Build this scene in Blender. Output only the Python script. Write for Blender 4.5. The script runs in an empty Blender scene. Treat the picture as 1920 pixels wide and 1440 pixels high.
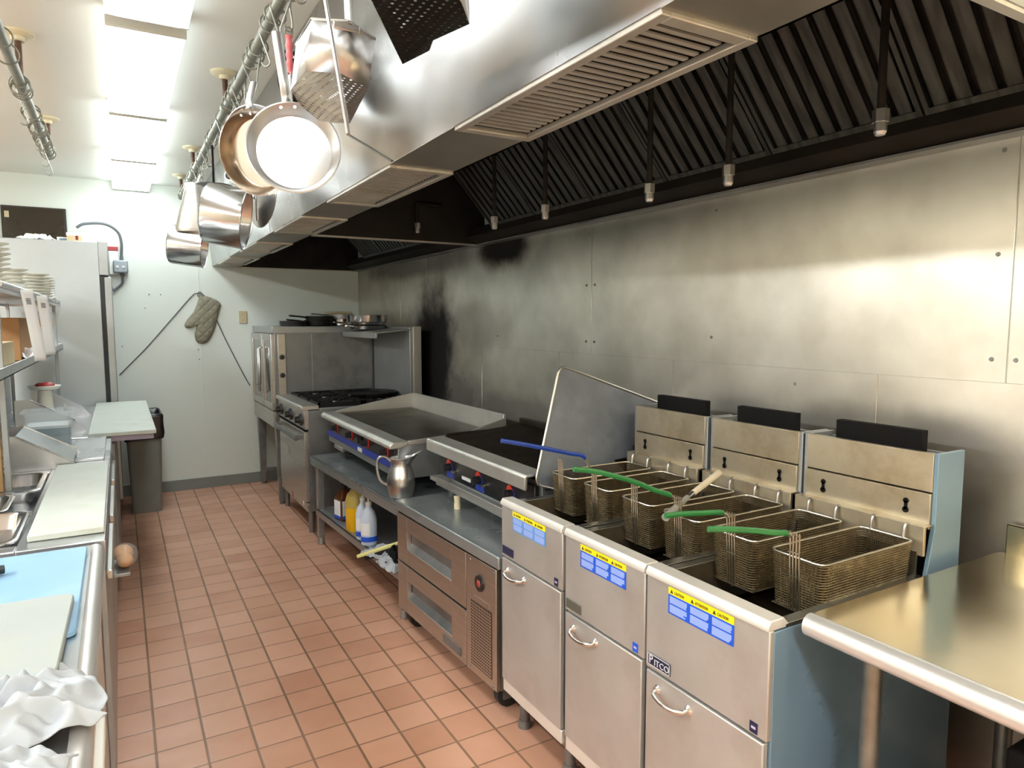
import bpy, bmesh, math, random
from mathutils import Vector, Matrix, noise
random.seed(7)
C = bpy.context.scene.collection
SC = bpy.context.scene
PI = math.pi
V = Vector

# ------------------------------------------------------------------ materials
def lin(r, g, b):
    f = lambda c: (c/12.92 if c <= .04045 else ((c+.055)/1.055)**2.4)
    return (f(r/255), f(g/255), f(b/255), 1)

def newmat(name):

    m = bpy.data.materials.new(name); m.use_nodes = True
    nt = m.node_tree
    return m, nt, nt.nodes['Principled BSDF'], nt.links

def N(nt, t, **kw):
    n = nt.nodes.new(t)
    for k, v in kw.items():
        if k in n.inputs: n.inputs[k].default_value = v
        else: setattr(n, k, v)
    return n

def math_node(nt, op, a, b=None, c=None):
    n = nt.nodes.new('ShaderNodeMath'); n.operation = op
    for i, v in enumerate((a, b, c)):
        if v is None: continue
        if isinstance(v, (int, float)): n.inputs[i].default_value = v
        else: nt.links.new(v, n.inputs[i])
    return n.outputs[0]

def ramp(nt, fac, stops):
    r = nt.nodes.new('ShaderNodeValToRGB'); nt.links.new(fac, r.inputs[0])
    e = r.color_ramp.elements
    while len(e) < len(stops): e.new(.5)
    for el, (p, c) in zip(e, stops):
        el.position = p; el.color = c if not isinstance(c, (int, float)) else (c, c, c, 1)
    return r.outputs[0]

def mix(nt, fac, a, b):
    n = nt.nodes.new('ShaderNodeMix'); n.data_type = 'RGBA'
    for i, v in ((0, fac), (6, a), (7, b)):
        if isinstance(v, (tuple, int, float)): n.inputs[i].default_value = v
        else: nt.links.new(v, n.inputs[i])
    return n.outputs[2]

def surf(name, col, rough=.5, metal=0, var=.0, vscale=6, bump=0, bscale=40, rvar=0, stretch=None,
         wave=0, wscale=2.5, dirt=None, dirt_amt=.3, dirt_scale=3, spec=.5, coat=0, world=False):
    """general procedural surface: colour variation, roughness variation, fine bump, large waves, dirt patches"""
    m, nt, b, L = newmat(name)
    tc = N(nt, 'ShaderNodeTexCoord')
    co = tc.outputs['Object']
    if world:
        co = N(nt, 'ShaderNodeNewGeometry').outputs['Position']
    b.inputs['Metallic'].default_value = metal
    b.inputs['Specular IOR Level'].default_value = spec
    b.inputs['Coat Weight'].default_value = coat
    src = co
    if stretch:
        mp = N(nt, 'ShaderNodeMapping'); mp.inputs['Scale'].default_value = stretch
        L.new(co, mp.inputs[0]); src = mp.outputs[0]
    c = col
    if var:
        n = N(nt, 'ShaderNodeTexNoise', Scale=vscale, Detail=4.0); L.new(src, n.inputs['Vector'])
        dk = tuple(x*(1-var) for x in col[:3])+(1,)
        lt = tuple(min(1, x*(1+var*.6)) for x in col[:3])+(1,)
        c = ramp(nt, n.outputs[0], [(.3, dk), (.7, lt)])
    if dirt:
        n = N(nt, 'ShaderNodeTexNoise', Scale=dirt_scale, Detail=6.0, Roughness=.65); L.new(co, n.inputs['Vector'])
        f = ramp(nt, n.outputs[0], [(.5, 0), (.72, dirt_amt)])
        c = mix(nt, f, c, dirt)
    if isinstance(c, tuple): b.inputs['Base Color'].default_value = c
    else: L.new(c, b.inputs['Base Color'])
    if rvar:
        n = N(nt, 'ShaderNodeTexNoise', Scale=vscale*.6, Detail=5.0); L.new(src, n.inputs['Vector'])
        r = ramp(nt, n.outputs[0], [(.3, max(.03, rough-rvar)), (.7, min(1, rough+rvar))])
        L.new(r, b.inputs['Roughness'])
    else: b.inputs['Roughness'].default_value = rough
    nrm = None
    if wave:
        n = N(nt, 'ShaderNodeTexNoise', Scale=wscale, Detail=1.5); L.new(co, n.inputs['Vector'])
        bp = N(nt, 'ShaderNodeBump', Strength=1.0, Distance=wave); L.new(n.outputs[0], bp.inputs['Height']); nrm = bp.outputs[0]
    if bump:
        n = N(nt, 'ShaderNodeTexNoise', Scale=bscale, Detail=3.0); L.new(src, n.inputs['Vector'])
        bp = N(nt, 'ShaderNodeBump', Strength=bump, Distance=.004); L.new(n.outputs[0], bp.inputs['Height'])
        if nrm: L.new(nrm, bp.inputs['Normal'])
        nrm = bp.outputs[0]
    if nrm: L.new(nrm, b.inputs['Normal'])
    return m

STEEL = (.56, .545, .51, 1)
M = {}
M['hood'] = surf('hood_steel', (.44, .44, .435, 1), .25, 1, .08, 4, 0, 30, .08, wave=.007, wscale=2.0)
M['hood_under'] = surf('hood_underside_steel', (.60, .585, .53, 1), .42, .65, .12, 5, .04, 30, .08, dirt=lin(140, 120, 85), dirt_amt=.45)
M['steel'] = surf('brushed_steel', STEEL, .34, .85, .08, 5, .05, 60, .06, stretch=(1, 1, 14))
M['fryer'] = surf('fryer_steel', (.60, .60, .585, 1), .5, .72, .09, 5, .03, 60, .06, dirt=(.42, .37, .31, 1), dirt_amt=.35, dirt_scale=4)
M['fryer_warm'] = surf('grease_tinted_steel', (.56, .50, .38, 1), .42, .9, .12, 6, .04, 60, .08, dirt=lin(140, 112, 60), dirt_amt=.5, dirt_scale=5)
M['chef'] = surf('drawer_steel', (.58, .535, .49, 1), .4, 1, .07, 5, .03, 60, .05, stretch=(1, 1, 14))
M['steel_dark'] = surf('dull_grey_steel', (.26, .27, .275, 1), .42, .65, .15, 4, .05, 50, .08, dirt=(.05, .045, .04, 1), dirt_amt=.6)
M['steel_mid'] = surf('worn_grey_steel', (.38, .40, .405, 1), .36, .65, .12, 4, .04, 50, .08)
M['counter'] = surf('counter_steel', (.34, .38, .395, 1), .26, .6, .08, 5, .03, 50, .07, dirt=(.25, .28, .29, 1), dirt_amt=.5)
M['table'] = surf('polished_table_steel', (.62, .53, .36, 1), .2, 1, .06, 3, .02, 40, .06, wave=.004, wscale=3)
M['left_steel'] = surf('cool_counter_steel', (.58, .60, .62, 1), .3, 1, .06, 5, .03, 50, .06)
M['fridge'] = surf('satin_refrigerator_steel', (.44, .475, .48, 1), .4, .6, .05, 3, .02, 50, .05)
M['rim'] = surf('pale_polished_rim', (.78, .76, .71, 1), .35, .4, .05, 6)
M['roll'] = surf('satin_rolled_edge', (.80, .80, .79, 1), .27, .6, .04, 6)
M['shiny'] = surf('polished_pan_steel', (.58, .57, .56, 1), .2, 1, .05, 8, .01, 50, .05)
M['alu'] = surf('brushed_aluminium', (.58, .58, .58, 1), .33, 1, .05, 8, .02, 60, .05)
M['panface'] = surf('satin_aluminium_pan_floor', (.88, .88, .88, 1), .3, 1, .03, 8)
M['copper'] = surf('copper_tinted_pan', (.42, .33, .24, 1), .25, 1, .2, 8, .01, 50, .05)
M['chrome'] = surf('chrome', (.75, .75, .75, 1), .12, 1)
M['galv'] = surf('galvanised_pipe', (.30, .30, .27, 1), .42, .85, .2, 18, .06, 40, .08)
M['railpaint'] = surf('grey_green_pipe', (.24, .245, .20, 1), .45, .5, .2, 16, .05, 40)
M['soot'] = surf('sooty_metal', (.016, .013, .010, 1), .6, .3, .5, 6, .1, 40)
M['hood_strip'] = surf('dull_hood_strip', (.36, .35, .31, 1), .4, .85, .12, 5, .03, 30, .08)
M['pale_yellow'] = surf('pale_yellow_plastic', lin(228, 226, 150), .4)
M['baffle'] = surf('greasy_baffle_steel', (.115, .125, .118, 1), .42, .85, .5, 5, .1, 30, .1, stretch=(1, 6, 1))
M['iron'] = surf('cast_iron', (.018, .016, .014, 1), .55, .6, .3, 20, .2, 60)
M['grill'] = surf('charred_grate', (.026, .018, .013, 1), .5, .5, .5, 8, .2, 50)
M['plate'] = surf('griddle_plate', (.20, .18, .15, 1), .33, 1, .3, 4, .04, 30, .08, dirt=(.07, .055, .04, 1), dirt_amt=.6)
M['splash'] = surf('griddle_splash_steel', (.56, .56, .52, 1), .38, .7, .1, 4, dirt=(.3, .28, .22, 1), dirt_amt=.4)
M['tray'] = surf('oven_worn_sheet_pan', (.25, .285, .34, 1), .5, .35, .22, 7, .04, 40, .1, dirt=(.14, .15, .165, 1), dirt_amt=.6, dirt_scale=6)
def add_quilt(m):
    nt = m.node_tree; b = nt.nodes['Principled BSDF']
    tc = N(nt, 'ShaderNodeTexCoord'); hs = []
    for d in (45, -45):
        mp = N(nt, 'ShaderNodeMapping'); mp.inputs['Rotation'].default_value = (0, math.radians(d), 0); nt.links.new(tc.outputs['Object'], mp.inputs[0])
        wv = N(nt, 'ShaderNodeTexWave', Scale=5.5); wv.bands_direction = 'X'; nt.links.new(mp.outputs[0], wv.inputs['Vector'])
        hs.append(math_node(nt, 'POWER', wv.outputs['Fac'], .3))
    bp = N(nt, 'ShaderNodeBump', Strength=1.0, Distance=.006); nt.links.new(math_node(nt, 'MINIMUM', *hs), bp.inputs['Height'])
    nt.links.new(bp.outputs[0], b.inputs['Normal'])
M['tray_rim'] = surf('sheet_pan_rim', (.75, .74, .70, 1), .3, 1)
M['film'] = surf('blue_film_steel', (.19, .30, .40, 1), .3, .3, .08, 3, .02, 30, .05)
M['wire'] = surf('greasy_basket_wire', (.16, .125, .07, 1), .4, .9, .3, 30)
M['rimwire'] = surf('basket_rim_wire', (.50, .47, .40, 1), .3, 1, .15, 20)
M['green'] = surf('green_vinyl_grip', lin(40, 116, 60), .35, 0, .1, 20)
M['blue'] = surf('blue_vinyl_grip', lin(28, 62, 150), .35, 0, .1, 20)
M['oil'] = surf('dark_frying_oil', (.008, .006, .004, 1), .12, 0)
M['tank'] = surf('greasy_tank_steel', (.20, .17, .12, 1), .38, .9, .3, 8, .05, 30, .1)
M['tank_grey'] = surf('grey_tank_flange', (.34, .35, .34, 1), .35, 1, .12, 8)
M['black'] = surf('black_plastic', (.012, .012, .013, 1), .38)
M['blackmat'] = surf('matte_black', (.005, .005, .005, 1), .75, spec=.2)
M['knob'] = surf('knob_black', (.02, .02, .022, 1), .3)
M['white'] = surf('white_plastic', lin(232, 234, 228), .4)
M['board'] = surf('white_cutting_board', lin(196, 203, 195), .5, 0, .04, 5, .03, 60, dirt=lin(180, 184, 170), dirt_amt=.6, dirt_scale=7)
M['board_grey'] = surf('scuffed_white_cutting_board', lin(160, 168, 167), .55, 0, .04, 4, .03, 60, dirt=lin(170, 174, 156), dirt_amt=.5, dirt_scale=5)
M['board_blue'] = surf('blue_cutting_board', lin(136, 176, 210), .45, 0, .06, 3, .03, 60, dirt=lin(158, 188, 202), dirt_amt=.7, dirt_scale=3)
M['cloth'] = surf('white_cotton', lin(170, 176, 182), .9, 0, .04, 20, .15, 220)
M['mitt'] = surf('quilted_grey_cotton', lin(142, 138, 120), .9, 0, .08, 20, .2, 150)
add_quilt(M['mitt'])
M['paint'] = surf('wall_paint_white', lin(221, 229, 223), .38, 0, .015, 1.5, .02, 25)
M['ceil'] = surf('ceiling_paint', lin(228, 230, 222), .55, 0, .03, 1.5, .02, 30)
M['leftwall'] = surf('cream_paint', lin(222, 216, 194), .5, 0, .02, 2)
M['base'] = surf('grey_cove_base', lin(128, 134, 132), .5, 0, .06, 5)
M['fixture'] = surf('fixture_white', lin(225, 228, 220), .4)
M['flange'] = surf('cream_painted_flange', lin(222, 214, 182), .4, 0, .08, 20)
M['rust'] = surf('rusty_nipple', lin(96, 70, 55), .55, .4, .3, 30)
M['trash'] = surf('grey_bin_plastic', lin(124, 128, 125), .5, 0, .06, 8)
M['bag'] = surf('black_bin_bag', (.016, .012, .013, 1), .22, 0, .2, 10, .4, 25)
M['china'] = surf('cream_china', lin(232, 230, 218), .3, 0, .02, 8)
M['card'] = surf('brown_cardboard', lin(160, 118, 76), .8, 0, .08, 10)
M['card_pale'] = surf('pale_cardboard', lin(208, 190, 150), .8, 0, .05, 10)
M['paper'] = surf('white_paper', lin(236, 238, 240), .7)
M['lilac'] = surf('lilac_paper', lin(186, 180, 205), .7)
M['red'] = surf('red_plastic', lin(170, 60, 60), .4)
M['maroon'] = surf('dark_red_print', lin(120, 30, 40), .6)
M['pink'] = surf('pink_grip', lin(214, 108, 112), .4, 0, .1, 25)
M['orange'] = surf('orange_food', lin(224, 168, 70), .6, 0, .2, 30)
M['bread'] = surf('bread_crust', lin(214, 160, 104), .7, 0, .15, 14)
M['brownpost'] = surf('tan_painted_upright', lin(170, 135, 90), .5, 0, .1, 12)
M['cordgrey'] = surf('grey_cord', lin(96, 102, 106), .5)
M['boxgrey'] = surf('grey_junction_box', lin(150, 160, 168), .4, .3)
M['beige'] = surf('beige_plate', lin(196, 184, 150), .5)
M['yellow'] = surf('warning_yellow', lin(246, 226, 30), .45)
M['lblue'] = surf('label_blue', lin(32, 88, 214), .4)
M['lpale'] = surf('label_pale_print', lin(150, 176, 238), .5)
M['lblue_faded'] = surf('faded_label_blue', lin(94, 148, 214), .4)
M['navy'] = surf('navy_badge', lin(34, 38, 72), .35)
M['print'] = surf('dark_print', lin(60, 54, 20), .6)
M['silver'] = surf('silver_lettering', lin(214, 216, 218), .35, 0)
M['gbadge'] = surf('grey_badge', lin(120, 122, 112), .4, .6)
M['strip_blue'] = surf('blue_control_strip', lin(40, 60, 150), .4)
M['redring'] = surf('red_bezel', lin(200, 60, 44), .4)
M['panelblk'] = surf('dark_control_panel', (.10, .10, .105, 1), .3, .9, .15, 8)
M['syrup'] = surf('amber_syrup', lin(92, 52, 26), .25)
M['yoil'] = surf('yellow_cooking_oil', lin(238, 184, 18), .2)
M['jug_top'] = surf('hazy_yellow_plastic', lin(190, 170, 90), .3)
M['bottleblue'] = surf('pale_blue_white_label', lin(206, 220, 238), .4, 0, .06, 20)
M['bluelabel'] = surf('blue_bottle_label', lin(58, 82, 140), .45)
M['greyblue'] = surf('grey_blue_liquid', lin(124, 150, 166), .2, 0, .08, 6)
M['foam'] = surf('white_suds', lin(225, 232, 235), .8)
M['tile_seam'] = surf('seal_grey', (.12, .115, .10, 1), .6)
M['rubber'] = surf('black_rubber', (.02, .02, .02, 1), .6)
M['wood'] = surf('pale_wood', lin(226, 214, 190), .6, 0, .08, 20)
M['brush'] = surf('brush_bristle_grey', lin(150, 148, 140), .7, .2, .2, 40)
M['screen'] = surf('glossy_dark_panel', lin(42, 36, 24), .18, 0, .35, 3)
M['frame_dk'] = surf('dark_frame', lin(40, 30, 26), .5)

def emit(name, col, s):
    m, nt, b, L = newmat(name)
    b.inputs['Base Color'].default_value = col
    b.inputs['Emission Color'].default_value = col
    b.inputs['Emission Strength'].default_value = s
    return m
M['lamp'] = emit('fluorescent_diffuser', (.92, .99, 1, 1), 7.5)
M['lamp_d'] = emit('left_fill_diffuser', (.95, .985, 1, 1), 20.0)
M['lamp_c'] = emit('near_diffuser', (.92, .99, 1, 1), 3.6)
M['lamp_b'] = emit('bright_diffuser', (.95, .985, 1, 1), 38.0)
M['warm'] = emit('warm_bulb', (1, .74, .42, 1), 70.0)

def glassy(name, col, rough=.05, alpha=.25):
    m, nt, b, L = newmat(name)
    b.inputs['Base Color'].default_value = col
    b.inputs['Roughness'].default_value = rough
    b.inputs['Alpha'].default_value = alpha
    return m
M['clear'] = glassy('clear_polycarbonate', lin(225, 235, 238), .08, .24)
M['film_clear'] = glassy('clear_plastic_film', lin(235, 240, 245), .2, .16)
M['ovenglass'] = surf('oven_window_glass', lin(30, 32, 30), .06, 0, coat=.5)
M['bagwhite'] = surf('white_plastic_bag', lin(236, 240, 238), .35, 0, .03, 12, .3, 25)

def perf_mat(name, base, pitch, hole, metal=1, rough=.35):
    """sheet metal with round holes punched on a grid (object x,y)"""
    m, nt, b, L = newmat(name)
    b.inputs['Base Color'].default_value = base; b.inputs['Metallic'].default_value = metal; b.inputs['Roughness'].default_value = rough
    tc = N(nt, 'ShaderNodeTexCoord'); sp = N(nt, 'ShaderNodeSeparateXYZ'); L.new(tc.outputs['UV'], sp.inputs[0])
    def cell(o):
        a = math_node(nt, 'DIVIDE', o, pitch); a = math_node(nt, 'FRACT', a)
        a = math_node(nt, 'SUBTRACT', a, .5); return math_node(nt, 'MULTIPLY', a, a)
    d = math_node(nt, 'ADD', cell(sp.outputs[0]), cell(sp.outputs[1]))
    al = math_node(nt, 'GREATER_THAN', d, (hole/pitch/2)**2)
    L.new(al, b.inputs['Alpha'])
    return m
M['perf_dark'] = perf_mat('dark_perforated_steel', (.055, .04, .025, 1), .016, .0062)
M['perf'] = perf_mat('perforated_steel', (.5, .48, .43, 1), .015, .006)
M['perf_grille'] = perf_mat('perforated_vent_steel', (.58, .535, .49, 1), .0125, .0078, 1, .4)

def floor_mat():
    m, nt, b, L = newmat('quarry_tile')
    g = N(nt, 'ShaderNodeNewGeometry'); sp = N(nt, 'ShaderNodeSeparateXYZ'); L.new(g.outputs['Position'], sp.inputs[0])
    P = .1602
    def ax(o, off, w):
        s = math_node(nt, 'SUBTRACT', o, off); s = math_node(nt, 'DIVIDE', s, P)
        fr = math_node(nt, 'FRACT', math_node(nt, 'ADD', s, 100.0)); c = math_node(nt, 'FLOOR', math_node(nt, 'ADD', s, 100.0))
        e = math_node(nt, 'MINIMUM', fr, math_node(nt, 'SUBTRACT', 1.0, fr))
        e = math_node(nt, 'MULTIPLY', e, P)
        return math_node(nt, 'LESS_THAN', e, w), c, e
    gx, cx, ex = ax(sp.outputs[0], .0445, .0046); gy, cy, ey = ax(sp.outputs[1], .075, .0032)
    gr = math_node(nt, 'MAXIMUM', gx, gy)
    cb = N(nt, 'ShaderNodeCombineXYZ'); L.new(cx, cb.inputs[0]); L.new(cy, cb.inputs[1])
    wn = N(nt, 'ShaderNodeTexWhiteNoise'); L.new(cb.outputs[0], wn.inputs['Vector'])
    ns = N(nt, 'ShaderNodeTexNoise', Scale=2.3, Detail=5.0); L.new(g.outputs['Position'], ns.inputs['Vector'])
    tone = math_node(nt, 'ADD', math_node(nt, 'MULTIPLY', wn.outputs[0], .35), math_node(nt, 'MULTIPLY', ns.outputs[0], .65))
    tile = ramp(nt, tone, [(.25, lin(188, 138, 112)), (.5, lin(204, 156, 130)), (.8, lin(216, 170, 145))])
    grout = ramp(nt, ns.outputs[0], [(.35, lin(118, 90, 70)), (.7, lin(152, 118, 94))])
    c = mix(nt, gr, tile, grout); L.new(c, b.inputs['Base Color'])
    n2 = N(nt, 'ShaderNodeTexNoise', Scale=9.0, Detail=4.0); L.new(g.outputs['Position'], n2.inputs['Vector'])
    L.new(ramp(nt, n2.outputs[0], [(.3, .3), (.7, .46)]), b.inputs['Roughness'])
    h = math_node(nt, 'MINIMUM', math_node(nt, 'MINIMUM', ex, ey), .008)
    bp = N(nt, 'ShaderNodeBump', Strength=.6, Distance=.12); L.new(h, bp.inputs['Height'])
    n3 = N(nt, 'ShaderNodeTexNoise', Scale=60.0); L.new(g.outputs['Position'], n3.inputs['Vector'])
    b2 = N(nt, 'ShaderNodeBump', Strength=.08, Distance=.004); L.new(n3.outputs[0], b2.inputs['Height']); L.new(bp.outputs[0], b2.inputs['Normal'])
    L.new(b2.outputs[0], b.inputs['Normal'])
    b.inputs['Specular IOR Level'].default_value = .5
    return m
M['floor'] = floor_mat()

def soot_shade_wall_mat():
    """stainless cladding: dents, swirls, smoke stains, and the shade beside the range painted in"""
    m, nt, b, L = newmat('stained_shaded_steel_cladding')
    g = N(nt, 'ShaderNodeNewGeometry'); P = g.outputs['Position']
    n0 = N(nt, 'ShaderNodeTexNoise', Scale=3.5, Detail=4.0); L.new(P, n0.inputs['Vector'])
    base = ramp(nt, n0.outputs[0], [(.3, (.54, .515, .45, 1)), (.7, (.76, .735, .67, 1))])
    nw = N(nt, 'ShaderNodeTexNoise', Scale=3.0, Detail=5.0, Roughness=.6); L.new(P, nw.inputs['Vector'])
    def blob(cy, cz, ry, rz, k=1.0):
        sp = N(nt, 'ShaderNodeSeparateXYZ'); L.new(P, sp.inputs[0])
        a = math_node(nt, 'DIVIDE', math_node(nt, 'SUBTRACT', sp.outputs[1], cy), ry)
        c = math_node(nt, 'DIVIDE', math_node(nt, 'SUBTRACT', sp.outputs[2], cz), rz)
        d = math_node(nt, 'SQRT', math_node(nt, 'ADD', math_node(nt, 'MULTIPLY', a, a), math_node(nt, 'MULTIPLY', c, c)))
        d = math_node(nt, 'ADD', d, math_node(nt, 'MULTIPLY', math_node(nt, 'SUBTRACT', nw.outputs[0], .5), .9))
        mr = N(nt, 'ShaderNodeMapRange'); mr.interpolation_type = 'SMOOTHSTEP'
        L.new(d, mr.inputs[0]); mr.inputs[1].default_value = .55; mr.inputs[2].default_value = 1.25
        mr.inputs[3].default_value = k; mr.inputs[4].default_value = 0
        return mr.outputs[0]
    s = blob(4.95, 1.2, .55, .62, 1.0)  # dark shade of the range side, painted into the steel colour
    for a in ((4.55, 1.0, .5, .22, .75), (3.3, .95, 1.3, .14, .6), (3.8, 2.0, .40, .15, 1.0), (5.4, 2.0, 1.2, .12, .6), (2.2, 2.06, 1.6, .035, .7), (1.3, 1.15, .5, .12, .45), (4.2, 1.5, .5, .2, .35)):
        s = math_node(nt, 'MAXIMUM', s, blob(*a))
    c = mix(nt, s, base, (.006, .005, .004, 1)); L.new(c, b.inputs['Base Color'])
    met = math_node(nt, 'SUBTRACT', 1.0, math_node(nt, 'MULTIPLY', s, .7)); L.new(met, b.inputs['Metallic'])
    n1 = N(nt, 'ShaderNodeTexNoise', Scale=2.6, Detail=4.0); L.new(P, n1.inputs['Vector'])
    rg = math_node(nt, 'ADD', math_node(nt, 'MULTIPLY', n1.outputs[0], .26), .22); rg = math_node(nt, 'MAXIMUM', rg, math_node(nt, 'MULTIPLY', s, .8)); L.new(rg, b.inputs['Roughness'])
    n2 = N(nt, 'ShaderNodeTexNoise', Scale=2.0, Detail=0.0); L.new(P, n2.inputs['Vector'])
    bp = N(nt, 'ShaderNodeBump', Strength=1.0, Distance=.016); L.new(n2.outputs[0], bp.inputs['Height'])
    n3 = N(nt, 'ShaderNodeTexNoise', Scale=120.0); L.new(P, n3.inputs['Vector'])
    b2 = N(nt, 'ShaderNodeBump', Strength=.04, Distance=.003); L.new(n3.outputs[0], b2.inputs['Height']); L.new(bp.outputs[0], b2.inputs['Normal'])
    L.new(b2.outputs[0], b.inputs['Normal'])
    return m
M['clad'] = soot_shade_wall_mat()

# ------------------------------------------------------------------ geometry builder
def frame(o, z, xh=(1, 0, 0)):
    z = V(z).normalized(); x = V(xh); x = (x - z*x.dot(z))
    if x.length < 1e-4: x = V((0, 1, 0)) - z*z.y
    x.normalize(); y = z.cross(x)
    return Matrix(((x.x, y.x, z.x, o[0]), (x.y, y.y, z.y, o[1]), (x.z, y.z, z.z, o[2]), (0, 0, 0, 1)))

class MB:
    def __init__(s, M0=None): s.v = []; s.f = []; s.uv = None; s.M = M0
    def add(s, vs, fs, Mx=None):
        k = len(s.v)
        for p in vs:
            p = V(p)
            if Mx is not None: p = Mx @ p
            if s.M is not None: p = s.M @ p
            s.v.append(p)
        s.f += [tuple(i+k for i in f) for f in fs]
        return s
    def box(s, x0, x1, y0, y1, z0, z1, Mx=None):
        vs = [(x, y, z) for z in (z0, z1) for y in (y0, y1) for x in (x0, x1)]
        return s.add(vs, [(0, 2, 3, 1), (4, 5, 7, 6), (0, 1, 5, 4), (2, 6, 7, 3), (0, 4, 6, 2), (1, 3, 7, 5)], Mx)
    def cyl(s, p0, p1, r0, r1=None, n=16, caps=True):
        r1 = r0 if r1 is None else r1
        p0, p1 = V(p0), V(p1); F = frame(p0, p1-p0); h = (p1-p0).length
        vs = [(r*math.cos(2*PI*i/n), r*math.sin(2*PI*i/n), z) for r, z in ((r0, 0), (r1, h)) for i in range(n)]
        fs = [(i, (i+1) % n, n+(i+1) % n, n+i) for i in range(n)]
        if caps: fs += [tuple(range(n-1, -1, -1)), tuple(range(n, 2*n))]
        return s.add(vs, fs, F)
    def tube(s, pts, r, n=8, closed=False, flat=None):
        pts = [V(p) for p in pts]; m = len(pts); vs = []; up = None
        for i, p in enumerate(pts):
            if closed: t = pts[(i+1) % m]-pts[i-1]
            else: t = pts[min(i+1, m-1)]-pts[max(i-1, 0)]
            t.normalize()
            if up is None:
                up = V((0, 0, 1)) if abs(t.z) < .9 else V((1, 0, 0))
            a = up - t*up.dot(t); a.normalize(); b = t.cross(a); up = a
            for j in range(n):
                q = 2*PI*j/n
                vs.append(p + a*math.cos(q)*r + b*math.sin(q)*r*(flat or 1))
        fs = []
        for i in range(m if closed else m-1):
            k = (i+1) % m
            fs += [(i*n+j, i*n+(j+1) % n, k*n+(j+1) % n, k*n+j) for j in range(n)]
        if not closed: fs += [tuple(range(n-1, -1, -1)), tuple((m-1)*n+j for j in range(n))]
        return s.add(vs, fs)
    def lathe(s, prof, F=None, n=32, a0=0, a1=2*PI):
        full = abs(a1-a0-2*PI) < 1e-6; k = n if full else n+1; vs = []
        for r, z in prof:
            for i in range(k):
                q = a0+(a1-a0)*i/n; vs.append((r*math.cos(q), r*math.sin(q), z))
        fs = []
        for j in range(len(prof)-1):
            for i in range(n):
                i2 = (i+1) % k if full else i+1
                fs.append((j*k+i, j*k+i2, (j+1)*k+i2, (j+1)*k+i))
        return s.add(vs, fs, F)
    def prism(s, poly, ax, a, b, Mx=None):
        """polygon in the two other axes extruded along ax ('x','y','z')"""
        n = len(poly)
        def P(u, w, t): return {'y': (u, t, w), 'x': (t, u, w), 'z': (u, w, t)}[ax]
        vs = [P(u, w, a) for u, w in poly]+[P(u, w, b) for u, w in poly]
        fs = [tuple(range(n)), tuple(range(2*n-1, n-1, -1))]+[(i, (i+1) % n+n*0, (i+1) % n+n, i+n) for i in range(n)]
        return s.add(vs, fs, Mx)
    def hull(s, lo, hi):
        """loft between two equal-length 3-D loops, capped"""
        n = len(lo)
        return s.add(list(lo)+list(hi), [tuple(range(n-1, -1, -1)), tuple(range(n, 2*n))]+[(i, (i+1) % n, n+(i+1) % n, n+i) for i in range(n)])
    def grid(s, fn, nu, nv, Mx=None):
        vs = [fn(i/nu, j/nv) for j in range(nv+1) for i in range(nu+1)]
        w = nu+1
        return s.add(vs, [(j*w+i, j*w+i+1, (j+1)*w+i+1, (j+1)*w+i) for j in range(nv) for i in range(nu)], Mx)
    def sphere(s, c, r, n=16, sc=(1, 1, 1)):
        prof = [(math.sin(PI*i/(n//2))*1.0, -math.cos(PI*i/(n//2))) for i in range(n//2+1)]
        Fm = Matrix.Translation(V(c)) @ Matrix.Diagonal((r*sc[0], r*sc[1], r*sc[2], 1))
        return s.lathe([(max(a, 1e-4), b) for a, b in prof], Fm, n)

MATS = {}
def T(name, label, cat, loc=(0, 0, 0), rz=0, group=None):
    o = bpy.data.objects.new(name, None); C.objects.link(o)
    o.empty_display_size = .05
    o.location = loc; o.rotation_euler = (0, 0, rz); o['label'] = label; o['category'] = cat
    if group: o['group'] = group
    MATS[o.name] = Matrix.Translation(V(loc)) @ Matrix.Rotation(rz, 4, 'Z')
    return o

def mesh_of(mb, name, mat, smooth=True, ang=38, uvfn=None):
    me = bpy.data.meshes.new(name)
    me.from_pydata([tuple(v) for v in mb.v], [], mb.f)
    me.materials.append(mat if not isinstance(mat, str) else M[mat])
    bm = bmesh.new(); bm.from_mesh(me)
    bmesh.ops.recalc_face_normals(bm, faces=bm.faces); bm.to_mesh(me); bm.free()
    if smooth:
        me.polygons.foreach_set('use_smooth', [True]*len(me.polygons))
        me.set_sharp_from_angle(angle=math.radians(ang))
    if uvfn:
        uv = me.uv_layers.new(name='UVMap')
        for lp in me.loops:
            uv.data[lp.index].uv = uvfn(me.vertices[lp.vertex_index].co)
    me.update()
    return me

def part(mb, name, mat, parent, local=False, bev=0, seg=2, label=None, smooth=True, sub=0, solid=0, uvfn=None, kind=None, ang=38):
    root = parent
    while root.parent: root = root.parent
    if not local and root.name in MATS:
        inv = MATS[root.name].inverted(); mb.v = [inv @ v for v in mb.v]
    o = bpy.data.objects.new(name, mesh_of(mb, name, mat, smooth, ang, uvfn)); C.objects.link(o)
    o.parent = parent
    mods(o, bev, seg, sub, solid)
    if label: o['label'] = label
    if kind: o['kind'] = kind
    return o

def mods(o, bev, seg, sub, solid):
    if solid:
        m = o.modifiers.new('solid', 'SOLIDIFY'); m.thickness = solid; m.offset = 0
    if bev:
        m = o.modifiers.new('bevel', 'BEVEL'); m.width = bev; m.segments = seg; m.limit_method = 'ANGLE'; m.angle_limit = math.radians(40)
    if sub:
        m = o.modifiers.new('sub', 'SUBSURF'); m.levels = sub; m.render_levels = sub

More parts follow.
